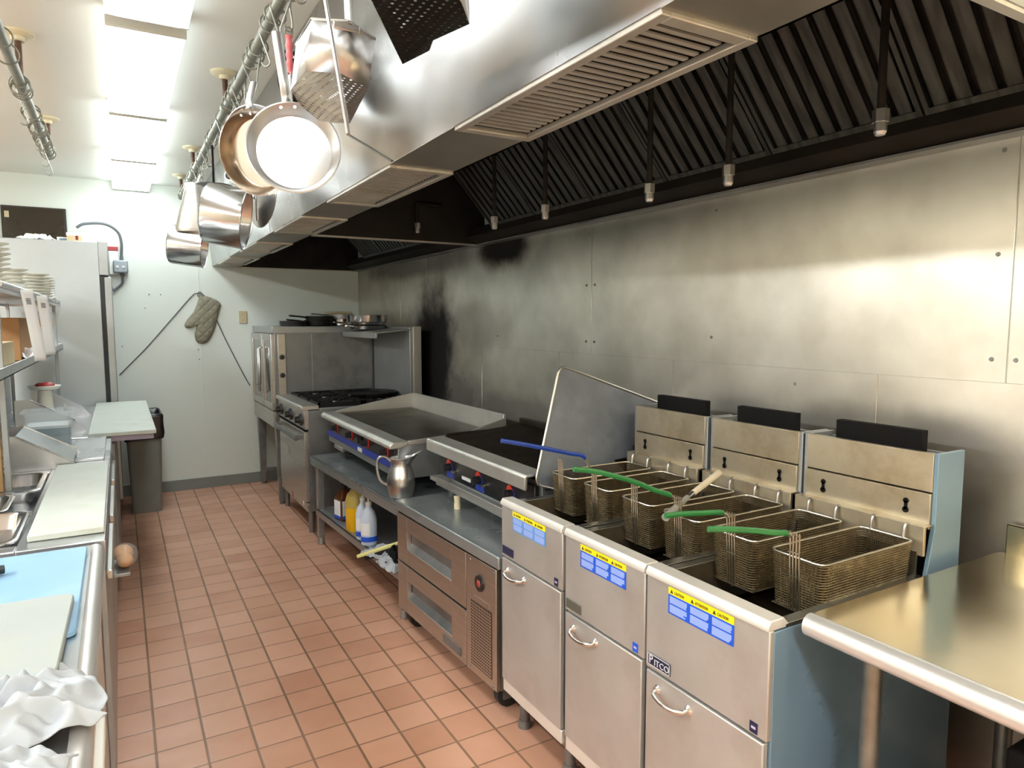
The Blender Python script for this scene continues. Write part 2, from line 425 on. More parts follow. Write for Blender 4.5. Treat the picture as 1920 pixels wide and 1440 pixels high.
def one(mb, name, mat, label, cat, group=None, bev=0, seg=2, sub=0, solid=0, smooth=True, uvfn=None, kind=None, ang=38):
    xs = [v.x for v in mb.v]; ys = [v.y for v in mb.v]; zs = [v.z for v in mb.v]
    loc = V(((min(xs)+max(xs))/2, (min(ys)+max(ys))/2, min(zs)))
    mb.v = [v-loc for v in mb.v]
    o = bpy.data.objects.new(name, mesh_of(mb, name, mat, smooth, ang, uvfn)); C.objects.link(o); o.location = loc
    mods(o, bev, seg, sub, solid)
    MATS[o.name] = Matrix.Translation(loc)
    if label: o['label'] = label
    if cat: o['category'] = cat
    if group: o['group'] = group
    if kind: o['kind'] = kind
    return o

def struct(mb, name, mat, bev=0, **k):
    o = bpy.data.objects.new(name, mesh_of(mb, name, mat, **k)); C.objects.link(o); o['kind'] = 'structure'
    mods(o, bev, 2, 0, 0)
    return o

def dup(root, loc, rz=None, label=None, group=None):
    r = root.copy(); C.objects.link(r); r.location = loc
    if rz is not None: r.rotation_euler = (0, 0, rz)
    if label: r['label'] = label
    if group: r['group'] = group
    for ch in list(root.children):
        c = ch.copy(); C.objects.link(c); c.parent = r
        for g in ch.children:
            d = g.copy(); C.objects.link(d); d.parent = c
    return r

def text_mb(s, size, o, u, w, ext=.0006, align='LEFT', sx=1.0):
    """flat lettering: baseline start o, reading direction u, up direction w"""
    cu = bpy.data.curves.new('t', 'FONT'); cu.body = s; cu.size = size; cu.align_x = align; cu.extrude = ext
    cu.resolution_u = 3
    ob = bpy.data.objects.new('t', cu); C.objects.link(ob)
    dg = bpy.context.evaluated_depsgraph_get(); dg.update()
    me = ob.evaluated_get(dg).to_mesh()
    u = V(u).normalized(); w = V(w).normalized(); n = u.cross(w)
    F = Matrix(((u.x*sx, w.x, n.x, o[0]), (u.y*sx, w.y, n.y, o[1]), (u.z*sx, w.z, n.z, o[2]), (0, 0, 0, 1)))
    mb = MB(); mb.add([v.co.copy() for v in me.vertices], [tuple(p.vertices) for p in me.polygons], F)
    ob.evaluated_get(dg).to_mesh_clear(); bpy.data.objects.remove(ob); bpy.data.curves.remove(cu)
    return mb

def arc(c, r, a0, a1, n, ax1, ax2):
    ax1, ax2, c = V(ax1), V(ax2), V(c)
    return [c + ax1*r*math.cos(a0+(a1-a0)*i/n) + ax2*r*math.sin(a0+(a1-a0)*i/n) for i in range(n+1)]

def smooth_path(pts, n=6):
    """Catmull-Rom through the points"""
    P = [V(p) for p in pts]; P = [P[0]*2-P[1]]+P+[P[-1]*2-P[-2]]; out = []
    for i in range(1, len(P)-2):
        a, b, c, d = P[i-1:i+3]
        for k in range(n):
            t = k/n
            out.append(.5*((2*b)+(c-a)*t+(2*a-5*b+4*c-d)*t*t+(3*b-a-3*c+d)*t**3))
    out.append(P[-2]); return out
# ------------------------------------------------------------------ the room
XW, YB, YN, XL, ZC = 2.117, 6.8, -2.4, -3.2, 2.717
struct(MB().box(XL-.1, XW+.1, YN-.1, YB+.1, -.1, 0), 'floor', 'floor')
struct(MB().box(XL-.1, XW+.1, YN-.1, YB+.1, ZC, ZC+.1), 'ceiling', 'ceil')
struct(MB().box(XL-.1, XW+.1, YB, YB+.1, 0, ZC), 'wall_back', 'paint')
struct(MB().box(XL-.1, XL, YN-.1, YB, 0, ZC), 'wall_left', 'leftwall')
struct(MB().box(XL, XW, YN-.1, YN, 0, ZC), 'wall_front', 'leftwall')
wr = struct(MB().box(XW, XW+.1, YN-.1, YB, 0, ZC), 'wall_right', 'paint')
# wall seams and ceiling seams
s = struct(MB().box(.640, .648, YB-.004, YB, .09, 2.03).box(-.9, -.892, YB-.004, YB, .09, ZC), 'trim_1', 'paint')
struct(MB().box(-3.19, 2.1, YB-.012, YB, 0, .098), 'baseboard_back', 'base', bev=.003)
# stainless cladding on the cooking wall: separate sheets with a thin gap
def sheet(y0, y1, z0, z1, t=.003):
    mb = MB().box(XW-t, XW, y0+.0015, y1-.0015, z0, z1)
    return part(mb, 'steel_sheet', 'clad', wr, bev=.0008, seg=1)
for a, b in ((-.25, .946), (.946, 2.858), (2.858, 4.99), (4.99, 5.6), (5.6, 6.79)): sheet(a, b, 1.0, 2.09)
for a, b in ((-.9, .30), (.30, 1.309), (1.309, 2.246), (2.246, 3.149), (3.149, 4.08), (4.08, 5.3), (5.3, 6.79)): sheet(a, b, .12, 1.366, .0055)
def screw(y, z):
    part(MB().cyl((XW-.003, y, z), (XW-.008, y, z), .0065, .005, 10), 'screw', 'steel_dark', wr)
for y, z in ((.985, 1.72), (.985, 1.43), (.925, 1.43), (.985, 2.0), (2.02, 1.98), (2.03, 1.47), (2.90, 1.72), (2.83, 1.72), (2.90, 1.43), (2.83, 1.43), (2.88, 1.98), (3.86, 1.44), (1.62, 1.31)): screw(y, z)

# ------------------------------------------------------------------ ceiling lights
def fixture(y0, y1, label, dx=0, lm='lamp', grp='fluorescent ceiling lights in a row'):
    t = T('ceiling_light', label, 'light', (.148+dx, (y0+y1)/2, 2.64), 0, grp)
    x0, x1 = .008+dx, .288+dx
    part(MB().box(x0+.004, x1-.004, y0, y1, 2.682, ZC), 'housing', 'fixture', t, bev=.004)
    for a in (y0, y1-.012): part(MB().box(x0, x1, a, a+.012, 2.645, 2.70), 'end_cap', 'fixture', t, bev=.003)
    prof = [(x0, 2.682), (x0, 2.665), (x0+.012, 2.651), (x0+.035, 2.645), (x1-.035, 2.645), (x1-.012, 2.651), (x1, 2.665), (x1, 2.682)]
    part(MB().prism(prof, 'y', y0+.012, y1-.012), 'diffuser', lm, t)
fixture(1.73, 2.98, 'fluorescent ceiling light cut by the top edge, nearest of the row', 0, 'lamp_c')
fixture(3.07, 4.32, 'fluorescent ceiling light, whole and second nearest, with the widest white panel', 0, 'lamp_c')
fixture(4.36, 5.54, 'fluorescent ceiling light, third along the ceiling from the near end')
fixture(5.58, 6.76, 'fluorescent ceiling light touching the far white wall')
fixture(.45, 1.66, 'fluorescent ceiling light overhead of the viewpoint', 0, 'lamp_c')
fixture(-1.6, -.4, 'fluorescent ceiling light behind the viewpoint', 0, 'lamp_b')
for i, y in enumerate((-.9, .6, 2.1, 3.6)):  # unseen row of fixtures, added to brighten the cooking side
    fixture(y, y+1.2, ('first', 'second', 'third', 'fourth')[i]+' fill light added out of view beyond the left prep counters', -2.25, 'lamp_b' if i > 1 else 'lamp_d', 'added fill lights beyond the prep counters')

# a warm lamp in the front part of the room, beyond the right edge of the photo
t = T('globe_lamp', 'warm glass globe ceiling lamp over the front of the kitchen', 'light', (1.25, -.75, 2.45))
part(MB().cyl((1.25, -.75, 2.60), (1.25, -.75, ZC), .05), 'stem', 'fixture', t)
part(MB().sphere((1.25, -.75, 2.53), .1, 20), 'lamp_globe', 'warm', t)

# ------------------------------------------------------------------ exhaust hoods
def hood(y0, y1, vents, label, seam=False):
    t = T('exhaust_hood', label, 'hood', (1.4, (y0+y1)/2, 2.03), 0, None)
    def strip(a, b, nm='front_panel'):
        part(MB().prism([(.765, 2.032), (.70, ZC-.003), (.72, ZC-.003), (.78, 2.045)], 'y', a, b), nm, 'hood', t)
    strip(y0, y1)
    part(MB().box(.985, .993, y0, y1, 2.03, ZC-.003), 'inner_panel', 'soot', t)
    # underside strip, with openings for the vents
    ys = [y0]+[q for v in vents for q in v]+[y1]
    for i in range(0, len(ys), 2): part(MB().box(.765, .993, ys[i], ys[i+1], 2.03, 2.036), 'underside_strip', 'hood_strip', t)
    for a, b in vents:
        x0, x1 = .768, .99
        g = MB(); w = .022
        g.box(x0, x0+w, a, b, 2.022, 2.036).box(x1-w, x1, a, b, 2.022, 2.036).box(x0+w, x1-w, a, a+.03, 2.022, 2.036).box(x0+w, x1-w, b-.03, b, 2.022, 2.036)
        f = part(g, 'vent_frame', 'hood_under', t, bev=.002)
        g = MB(); n = int((b-a-.08)/.027)
        for i in range(n):
            y = a+.045+i*.027
            g.box(x0+w, x1-w-.02, y, y+.0125, 2.026, 2.03, Matrix.Rotation(0, 4, 'X'))
        part(g, 'louvre', 'hood_under', f)
        part(MB().box(x0+.006, x1-.006, a+.006, b-.006, 2.075, 2.08), 'backing', 'soot', f)
    for a in (y0, y1-.004): part(MB().prism([(.768, 2.036), (.703, ZC-.004), (.985, ZC-.004), (.985, 2.036)], 'y', a, a+.004), 'plenum_end', 'hood', t)
    part(MB().box(.993, XW-.002, y0-.004, y0, 2.036, ZC-.004), 'end_skin', 'hood', t)
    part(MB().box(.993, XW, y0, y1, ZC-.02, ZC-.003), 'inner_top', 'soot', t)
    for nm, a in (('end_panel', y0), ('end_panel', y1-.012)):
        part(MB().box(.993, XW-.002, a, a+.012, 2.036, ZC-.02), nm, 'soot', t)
        part(MB().box(.993, XW-.002, a-.002, a+.016, 2.028, 2.036), 'end_lip', 'steel', t)
    # trough at the wall and its lip
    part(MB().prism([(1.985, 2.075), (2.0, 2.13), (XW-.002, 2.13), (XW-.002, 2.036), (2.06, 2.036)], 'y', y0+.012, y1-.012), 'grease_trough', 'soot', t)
    part(MB().box(2.05, XW-.002, y0+.012, y1-.012, 2.028, 2.036), 'rear_lip', 'steel_dark', t)
    if seam:
        part(MB().tube([(.762, 2.078, 2.034), (.746, 2.47, 2.20)], .0028, 6), 'seam', 'tile_seam', t)
    return t
HA = hood(.584, 4.05, ((.86, 1.63), (2.11, 2.87), (3.32, 3.96)), 'long stainless exhaust hood over the fryers, slotted vents along its underside', True)
HB = hood(4.062, 6.79, ((4.52, 5.2), (5.7, 6.4)), 'farther stainless exhaust hood over the range and oven, beyond the dark divider')

# baffle filters, sloping up from the trough
A2, B2 = V((2.0, 0, 2.115)), V((1.49, 0, 2.69))
def baffle_filter(y0, y1, label):
    d = (B2-A2); L = d.length; d.normalize(); nrm = V((-d.z, 0, d.x))
    if nrm.z > 0: nrm = -nrm
    t = T('baffle_filter', label, 'filter', (2.0, (y0+y1)/2, 2.115), 0, 'grease filters in the hood')
    F = Matrix(((d.x, 0, nrm.x, A2.x), (0, 1, 0, 0), (d.z, 0, nrm.z, A2.z), (0, 0, 0, 1)))
    part(MB().box(0, L, y0, y1, -.03, -.024, F), 'backing', 'soot', t)
    fr = MB()
    for a, b, c, e in ((0, .02, y0, y1), (L-.02, L, y0, y1), (.02, L-.02, y0, y0+.014), (.02, L-.02, y1-.014, y1)): fr.box(a, b, c, e, -.022, .006, F)
    part(fr, 'filter_frame', 'baffle', t)
    mb = MB(); n = int((y1-y0-.03)/.057)
    p = (y1-y0-.03)/n
    for i in range(n):
        y = y0+.015+p*i
        # U-shaped baffle: two thin flanges and a web
        mb.box(.02, L-.02, y+.010, y+p-.010, -.004, 0, F).box(.02, L-.02, y+.010, y+.013, -.02, 0, F).box(.02, L-.02, y+p-.013, y+p-.010, -.02, 0, F)
    part(mb, 'baffles', 'baffle', t)
ys = [.62+i*.519 for i in range(7)]
ords = ['first filter from the right edge', 'second filter from the right edge', 'third filter from the right edge', 'filter behind the third nozzle from the right', 'filter second from the dark divider', 'filter next to the dark divider']
for i in range(6):
    baffle_filter(ys[i]+.004, ys[i+1]-.004, 'greasy dark baffle filter in the near hood, '+ords[i])
for i, (a, b) in enumerate(((4.1, 4.62), (4.63, 5.15), (5.16, 5.68), (5.69, 6.21))):
    baffle_filter(a, b, 'dark baffle filter in the far hood, '+('nearest of four', 'second nearest of four', 'third nearest of four', 'farthest of four')[i])

# fire-suppression drop pipes
for i, (y, zt, lab) in enumerate(((1.03, 1.985, 'nearest the right edge'), (1.505, 1.945, 'second from the right edge'), (1.86, 1.95, 'third from the right edge'),
                                  (2.53, 1.975, 'second from the dark divider'), (2.99, 1.985, 'next to the dark divider'), (3.98, 2.075, 'alone against the dark divider'))):
    x = 1.62
    t = T('nozzle_pipe', 'thin dark drop pipe with pale metal nozzle, '+lab, 'pipe', (x, y, zt), 0, 'drop pipes with nozzles under the hood')
    part(MB().cyl((x, y, zt+.05), (x, y, 2.60 if i < 5 else 2.25), .010, n=10), 'pipe', 'soot', t)
    nz = MB().cyl((x, y, zt+.03), (x, y, zt+.06), .019, n=6).cyl((x, y, zt+.008), (x, y, zt+.03), .015, n=14).cyl((x, y, zt), (x, y, zt+.008), .011, .0145, n=14)
    part(nz, 'nozzle', 'alu', t)
    if i == 5: part(MB().tube([(x, y, 2.25), (x+.03, y+.03, 2.26), (x+.18, y+.05, 2.26)], .012, 8), 'elbow', 'soot', t)

# ------------------------------------------------------------------ pot rails
def rail(x, z, y0, y1, fl, label, name):
    t = T('pot_rail', label, 'rail', (x, y0, z))
    part(MB().cyl((x, y0, z), (x, y1, z), .019, n=16), 'pipe', 'railpaint', t)
    part(MB().cyl((x, y1-.005, z), (x, y1+.03, z), .024, n=12), 'end_cap', 'railpaint', t)
    for y in fl:
        g = part(MB().lathe([(.001, ZC), (.062, ZC), (.062, ZC-.008), (.052, ZC-.014), (.026, ZC-.017), (.024, ZC-.034), (.001, ZC-.034)], Matrix.Translation((x, y, 0)), 20), 'ceiling_flange', 'flange', t)
        part(MB().cyl((x, y, z), (x, y, ZC-.034), .0125, n=10), 'nipple', 'rust', g)
        part(MB().cyl((x, y-.028, z), (x, y+.028, z), .026, n=12), 'tee', 'railpaint', g)
    return t
RX, RZ = .495, 2.553
rail(RX, RZ, .9, 6.30, (1.9, 3.604, 5.228, 6.25), 'grey pipe pot rail hung with pans beside the hood', 'R')
LX, LZ = -.303, 2.515
rail(LX, LZ, 2.2, 4.93, (3.54, 4.90), 'short grey pipe rail with empty rings at upper left', 'L')
def ring(x, y, z, tilt, rot, label, group, r=.034):
    F = Matrix.Translation((x, y, z+.019-r+.003)) @ Matrix.Rotation(rot, 4, 'Z') @ Matrix.Rotation(PI/2+tilt, 4, 'X')
    mb = MB().tube([F @ V((r*math.cos(q*PI/9), r*math.sin(q*PI/9), 0)) for q in range(18)], .0032, 6, True)
    return one(mb, 'rail_ring', 'railpaint', label, 'ring', group)
GR = 'rings on the long pot rail'
for y in (1.75, 2.12, 2.22, 2.42, 2.50, 2.73, 2.80, 2.88, 3.30, 3.38, 3.46, 3.72, 4.12, 4.22, 4.72, 5.0, 5.35, 5.5, 5.8, 5.9, 6.05, 6.15):
    ring(RX, y, RZ, random.uniform(-.2, .2), random.uniform(-.3, .3), 'dark round ring looped over the long pot rail', GR)
GL = 'rings on the short rail'
for y in (2.95, 3.12, 3.5, 3.54, 3.58, 3.92, 3.98, 4.18, 4.22, 4.26, 4.42, 4.48, 4.55, 4.62, 4.72, 4.80):
    ring(LX, y, LZ, random.uniform(-.35, .35), random.uniform(-.4, .4), 'dark round ring looped over the short upper-left rail', GL, .038)
def s_hook(x, y, z, h, rot, label, group):
    F = Matrix.Translation((x, y, z)) @ Matrix.Rotation(rot, 4, 'Z')
    r = .021; a = [V((r*math.cos(q), 0, r*math.sin(q)-.002)) for q in [PI*(-.15)+PI*1.15*i/8 for i in range(9)]]
    pts = a+[V((-r*.7, 0, -.02)), V((r*.5, 0, -h+.03))]+[V((r*.7*math.cos(q), 0, -h+.014+r*.7*math.sin(q))) for q in [-PI*1.0*i/7 for i in range(8)]]
    return one(MB().tube([F @ p for p in pts], .0032, 6), 's_hook', 'galv', label, 'hook', group)
def hook_to(p, label, group, x=RX, z=RZ):
    p = V(p); r = .0225
    top = [V((x+r*math.cos(q), p.y, z+r*math.sin(q))) for q in [PI*1.05-PI*1.1*i/9 for i in range(10)]]
    d = (p-top[-1]); 
    pts = top+[top[-1]+d*.35, p+V((.012, 0, .02)), p+V((.012, 0, .0)), p+V((.004, 0, -.012)), p+V((-.008, 0, -.008)), p+V((-.012, 0, .006))]
    return one(MB().tube(pts, .0032, 6), 's_hook', 'galv', label, 'hook', group)
GH = 'wire hooks on the long pot rail'
for q in ((.452, 2.20, 2.392), (.485, 2.79, 2.422), (.50, 3.16, 2.422), (.52, 2.50, 2.46), (.508, 2.29, 2.456), (.49, 3.62, 2.422), (.49, 5.25, 2.422), (.473, 3.998, 2.452), (.475, 3.45, 2.395), (.485, 4.73, 2.435)):
    hook_to(q, 'bent wire hook hanging from the long pot rail', GH)
for y, h in ((2.07, .11), (2.40, .12), (2.60, .12), (2.95, .11), (3.26, .12), (3.34, .12), (3.82, .12), (4.35, .13), (4.55, .11), (4.85, .13), (5.1, .11), (5.6, .13), (5.72, .11), (6.0, .12)):
    s_hook(RX, y, RZ, h, random.uniform(-.6, .6), 'bent wire hook hanging from the long pot rail', GH)
for y, h in ((3.6, .15), (4.25, .12), (4.60, .13), (4.87, .13)):
    s_hook(LX, y, LZ, h, random.uniform(-.6, .6), 'bent wire hook hanging from the short upper-left rail', 'wire hooks on the short rail')
# ------------------------------------------------------------------ fryers
def fryer(y0, y1, zd, zb, label, badge, faded=False, side_film=False):
    t = T('deep_fryer', label, 'fryer', (1.55, (y0+y1)/2, 0), 0, None)
    zt = .884; a, b = y0+.002, y1-.002
    side = 'film' if side_film else 'steel_mid'
    for yy, mt in ((a, side), (b-.012, 'steel_mid')):
        part(MB().prism([(1.216, zb+.02), (1.216, .858), (1.80, .858), (1.83, 1.0), (1.83, 1.192), (1.955, 1.192), (1.955, zb+.02)], 'y', yy, yy+.012), 'side_panel', mt, t, bev=.0015)
    part(MB().box(1.216, 1.90, a+.012, b-.012, zb+.02, zb+.05).box(1.93, 1.945, a+.012, b-.012, zb, 1.18), 'cabinet_floor', 'steel_dark', t)
    up = part(MB().box(1.2, 1.216, a, b, zd+.006, .862), 'front_panel', 'fryer', t, bev=.003)
    # rolled front rim and flat side flanges
    part(MB().prism([(1.194, .862), (1.194, .872), (1.203, .886), (1.245, .886), (1.262, .868), (1.252, .862)], 'y', a, b), 'front_rim', 'rim', t, bev=.002)
    for q in (a, b-.03): part(MB().box(1.25, 1.80, q, q+.03, .860, .870), 'side_flange', 'tank_grey', t, bev=.0015)
    # tank: sloped front, walls, oil
    tk = MB()
    tk.hull([V(p) for p in ((1.25, a+.03, .868), (1.25, b-.03, .868), (1.30, b-.05, .80), (1.30, a+.05, .80))], [V(p) for p in ((1.248, a+.028, .866), (1.248, b-.028, .866), (1.297, b-.048, .797), (1.297, a+.048, .797))])
    tk.box(1.30, 1.36, a+.045, b-.045, .795, .80)
    for yy, sg in ((a+.03, 1), (b-.03, -1)):
        tk.hull([V((1.25, yy, .868)), V((1.79, yy, .868)), V((1.79, yy+sg*.022, .76)), V((1.30, yy+sg*.022, .76))], [V((1.25, yy-sg*.003, .868)), V((1.79, yy-sg*.003, .868)), V((1.79, yy+sg*.018, .76)), V((1.30, yy+sg*.018, .76))])
    tk.box(1.36, 1.363, a+.05, b-.05, .70, .80).box(1.785, 1.79, a+.02, b-.02, .70, .935)
    part(tk, 'tank', 'tank', t)
    part(MB().box(1.30, 1.787, a+.03, b-.03, .745, .752), 'oil', 'oil', t)
    # basket hanger with top flange, splash back, flue
    part(MB().box(1.787, 1.797, a+.004, b-.004, .925, 1.003).box(1.787, 1.826, a+.004, b-.004, 1.0, 1.005), 'basket_hanger', 'fryer_warm', t, bev=.0015)
    lo = part(MB().box(1.822, 1.834, a+.012, b-.012, .99, 1.085), 'splash_panel', 'fryer_warm', t, bev=.0015)
    part(MB().box(1.828, 1.842, a+.012, b-.012, 1.088, 1.192), 'flue_front', 'fryer_warm', t, bev=.0015)
    for yy in (a+.075, b-.075):
        k = MB().cyl((1.8215, yy, 1.030), (1.8195, yy, 1.030), .0085, n=14).cyl((1.8215, yy, 1.055), (1.8195, yy, 1.055), .0075, n=14).box(1.8195, 1.8215, yy-.004, yy+.004, 1.03, 1.055)
        part(k, 'keyhole_slot', 'blackmat', lo)
    part(MB().box(1.842, 1.945, a+.012, b-.012, 1.150, 1.155), 'flue_floor', 'soot', t)
    part(MB().box(1.90, 1.93, a+.085, b-.055, 1.155, 1.236), 'flue_deflector', 'blackmat', t, bev=.002)
    # door with a bow handle, kick rail, legs
    d = part(MB().box(1.197, 1.214, a+.006, b-.006, zb+.045, zd), 'door', 'fryer', t, bev=.003)
    yh0, yh1 = y1-.052, y1-.168
    zh = zd-.038
    pts = smooth_path([(1.197, yh0, zh), (1.176, yh0-.008, zh-.004), (1.168, (yh0+yh1)/2+.02, zh-.010), (1.168, (yh0+yh1)/2-.02, zh-.010), (1.176, yh1+.008, zh-.004), (1.197, yh1, zh)], 5)
    h = MB().tube(pts, .0065, 10, flat=.8).cyl((1.1975, yh0, zh), (1.190, yh0, zh), .013, .008, 12).cyl((1.1975, yh1, zh), (1.190, yh1, zh), .014, .008, 12)
    part(h, 'handle', 'chrome', d)
    part(MB().box(1.202, 1.222, a+.004, b-.004, zb-.005, zb+.042), 'kick_rail', 'rim', t, bev=.003)
    for xx in (1.27, 1.88):
        for yy in (a+.05, b-.05):
            part(MB().cyl((xx, yy, .03), (xx, yy, zb+.02), .019, n=12).cyl((xx, yy, 0), (xx, yy, .03), .026, .022, 12), 'leg', 'steel_dark', t)
    # warning label, wide side to the aisle
    yl1, yl0 = y1-.086, y1-.303
    X = 1.1995
    lb = part(MB().box(X-.0012, X, yl0, yl1, .838, .857), 'warning_strip', 'yellow', up, smooth=False)
    blue = 'lblue_faded' if faded else 'lblue'
    part(MB().box(X-.0010, X, yl0, yl1, .786, .838), 'instruction_label', blue, up, smooth=False)
    w = (yl1-yl0)/3
    txt = MB(); pr = MB()
    for i, word in enumerate(('CAUTION', 'ATTENTION', 'CAUTION')):
        ys = yl1-w*i
        m2 = text_mb(word, .0105, (X-.0018, ys-.022, .843), (0, -1, 0), (0, 0, 1), .0003, sx=.72)
        txt.add(m2.v, m2.f)
        txt.add([(X-.0017, ys-.007, .842), (X-.0017, ys-.018, .842), (X-.0017, ys-.0125, .853)], [(0, 1, 2)])
        for (z0, z1, e) in ((.8155, .834, .006), (.791, .812, .012)):
            n = 5
            for k in range(n):
                zz = z0+(z1-z0)*k/n
                pr.box(X-.0016, X-.001, ys-w+.006+(e*random.random() if k < 2 else 0), ys-.006, zz, zz+(z1-z0)/n-.0006)
    part(txt, 'warning_lettering', 'print', up, smooth=False)
    part(pr, 'instruction_print', 'lpale', up, smooth=False)
    # name badge and sticker
    zn = zd+.018
    if badge == 'name':
        nb = part(MB().box(X-.003, X, y1-.098, y1-.014, zn, zn+.032), 'nameplate', 'navy', up, bev=.001)
        part(MB().box(X-.0036, X-.003, y1-.098, y1-.014, zn+.030, zn+.032).box(X-.0036, X-.003, y1-.098, y1-.014, zn, zn+.002).box(X-.0036, X-.003, y1-.016, y1-.014, zn, zn+.032).box(X-.0036, X-.003, y1-.098, y1-.096, zn, zn+.032), 'border', 'silver', nb)
        a1 = text_mb('P', .034, (X-.0034, y1-.019, zn+.006), (0, -1, 0), (0, 0, 1), .0006, sx=.9)
        a2 = text_mb('ITCO', .024, (X-.0034, y1-.039, zn+.006), (0, -1, 0), (0, 0, 1), .0006, sx=1.0)
        a1.add(a2.v, a2.f); part(a1, 'lettering', 'silver', nb, smooth=False)
    else:
        part(MB().box(X-.003, X, y1-.09, y1-.012, zn, zn+.03), 'nameplate', badge, up, bev=.001)
    part(MB().box(X-.001, X, y0+.026, y0+.048, zd+.012, zd+.038), 'sticker', 'navy' if badge != 'gbadge' else 'lblue', up)
    part(MB().box(X-.0015, X-.001, y0+.031, y0+.043, zd+.022, zd+.028), 'sticker_print', 'lilac', up)
    return t
fryer(.958, 1.362, .600, .15, 'stainless deep fryer nearest the right edge, beside the rolled-edge table', 'name', side_film=True)
fryer(1.366, 1.750, .612, .15, 'stainless deep fryer in the middle of the three', 'gbadge')
fryer(1.762, 2.168, .664, .15, 'stainless deep fryer beside the drawer refrigerator, with a short upper front panel', 'navy', faded=True)

# fry baskets: wire mesh box, rim, front hook-shaped handle bracket, grip
def basket(name_label, loc, col, grip_pts, gmat, rz=0):
    t = T('fry_basket', name_label, 'basket', loc, rz, None)
    return t
def basket_parts(t, gmat, drop=0.0, grip=None):
    # local frame: +x towards the wall (rear), y width, z up; rim at z = 0
    L, W, Hh = .372, .150, .138
    def outline(z):
        k = 1+z*.55
        hx, hy = L/2*(1+z*.28), W/2*k
        c = .02
        pts = []
        for cx, cy, a0 in ((hx-c, hy-c, 0), (-hx+c, hy-c, PI/2), (-hx+c, -hy+c, PI), (hx-c, -hy+c, 1.5*PI)):
            for k2 in range(4):
                q = a0+k2*PI/6; pts.append(V((cx+c*math.cos(q), cy+c*math.sin(q), z)))
        return pts
    mb = MB()
    for i in range(1, 22):
        z = -Hh*i/21
        mb.tube(outline(z), .0016, 4, True)
    # uprights
    def up(p, q): mb.tube([p, q], .0014, 4)
    def edge(n, f):
        for i in range(n): up(V(f(i/(n-1), 0)), V(f(i/(n-1), -Hh)))
    def sd(sgn):
        return lambda u, z: ((u*2-1)*(L/2*(1+z*.28)-.02), sgn*W/2*(1+z*.55), z)
    def en(sgn):
        return lambda u, z: (sgn*L/2*(1+z*.28), (u*2-1)*(W/2*(1+z*.55)-.02), z)
    edge(56, sd(1)); edge(56, sd(-1)); edge(18, en(1)); edge(18, en(-1))
    z = -Hh; hx, hy = L/2*(1+z*.28), W/2*(1+z*.55)
    for i in range(40):
        x = (i/39*2-1)*hx; up(V((x, -hy, z)), V((x, hy, z)))
    for i in range(14):
        y = (i/13*2-1)*hy; up(V((-hx, y, z)), V((hx, y, z)))
    part(mb, 'wire_mesh', 'wire', t, local=True, smooth=False)
    part(MB().tube(outline(0), .0032, 8, True), 'rim', 'rimwire', t, local=True)
    part(MB().tube(outline(-Hh), .0026, 6, True).tube([(-hx, 0, z), (-hx-.002, 0, z-.004), (hx, 0, z-.004)], .0026, 6), 'base_wire', 'rimwire', t, local=True)
    for y in (-.045, .045):
        part(MB().tube(smooth_path([(L/2, y, 0), (L/2+.004, y, .028), (L/2+.014, y, .038), (L/2+.028, y, .034), (L/2+.030, y, .015)], 4), .0042, 6), 'rear_hook', 'alu', t, local=True)
    # handle bracket at the front: four wires down the front face
    br = MB()
    f0 = V((-L/2-.004, 0, 0))
    for y in (-.013, -.0045, .0045, .013):
        br.tube([(-L/2-.006, y, .062), (-L/2-.004, y, .03), (-L/2-.004, y, 0), (-L/2*(1-Hh*.28)-.003, y, -Hh)], .0021, 6)
    for zz in (.055, .012, -.05): br.tube([(-L/2-.006+abs(min(zz, 0))*.14, -.016, zz), (-L/2-.006+abs(min(zz, 0))*.14, .016, zz)], .0022, 6)
    part(br, 'handle_bracket', 'rimwire', t, local=True)
    if grip:
        gp = smooth_path(grip, 6); n = len(gp)
        part(MB().tube(gp[:6], .0045, 8), 'handle_shank', 'rimwire', t, local=True)
        mb2 = MB().tube(gp[5:], .0072, 10, flat=.7)
        part(mb2, 'grip', gmat, t, local=True)
def mk_basket(loc, label, gmat, rz=0, grip=None):
    t = T('fry_basket', label, 'basket', loc, rz, None)
    basket_parts(t, gmat, 0, grip); return t
ZR = .966
gA = [(-.20, 0, .062), (-.215, 0, .085), (-.235, .004, .10), (-.30, .03, .112), (-.38, .07, .118), (-.44, .10, .112)]
def gA2(dx, dy, dz): return [(-.206, 0, .062), (-.215, dy*.04, .078), (-.235, dy*.12, .088), (-.206+dx*.5, dy*.5, .088+dz*.5), (-.206+dx*.8, dy*.8, .088+dz*.85), (-.206+dx, dy, .088+dz)]
mk_basket((1.587, 1.055, ZR), 'empty fry basket nearest the right-hand table, green grip pointing left', 'green', 0, [(-.206, 0, .055), (-.225, 0, .066), (-.27, 0, .074), (-.33, 0, .088), (-.42, 0, .106), (-.482, 0, .116)])
mk_basket((1.587, 1.255, ZR), 'empty fry basket in the nearest fryer on its far side, looped green grip', 'green', 0, [(-.206, 0, .055), (-.225, 0, .066), (-.26, 0, .072), (-.30, 0, .076), (-.37, 0, .084), (-.424, 0, .087)])
mk_basket((1.587, 1.455, ZR), 'empty fry basket in the middle fryer, its near one, long green grip', 'green', 0, [(-.206, 0, .055), (-.225, 0, .07), (-.28, 0, .09), (-.36, 0, .125), (-.48, 0, .165), (-.563, 0, .183)])
mk_basket((1.587, 1.650, ZR), 'bare fry basket in the middle fryer, its far one, under the brush', 'green', 0, None)
mk_basket((1.587, 1.862, ZR), 'small-looking fry basket in the farthest fryer with a dark blue grip', 'blue', 0, [(-.206, 0, .06), (-.235, 0, .112), (-.29, 0, .128), (-.38, 0, .152), (-.48, 0, .178), (-.556, 0, .196)])
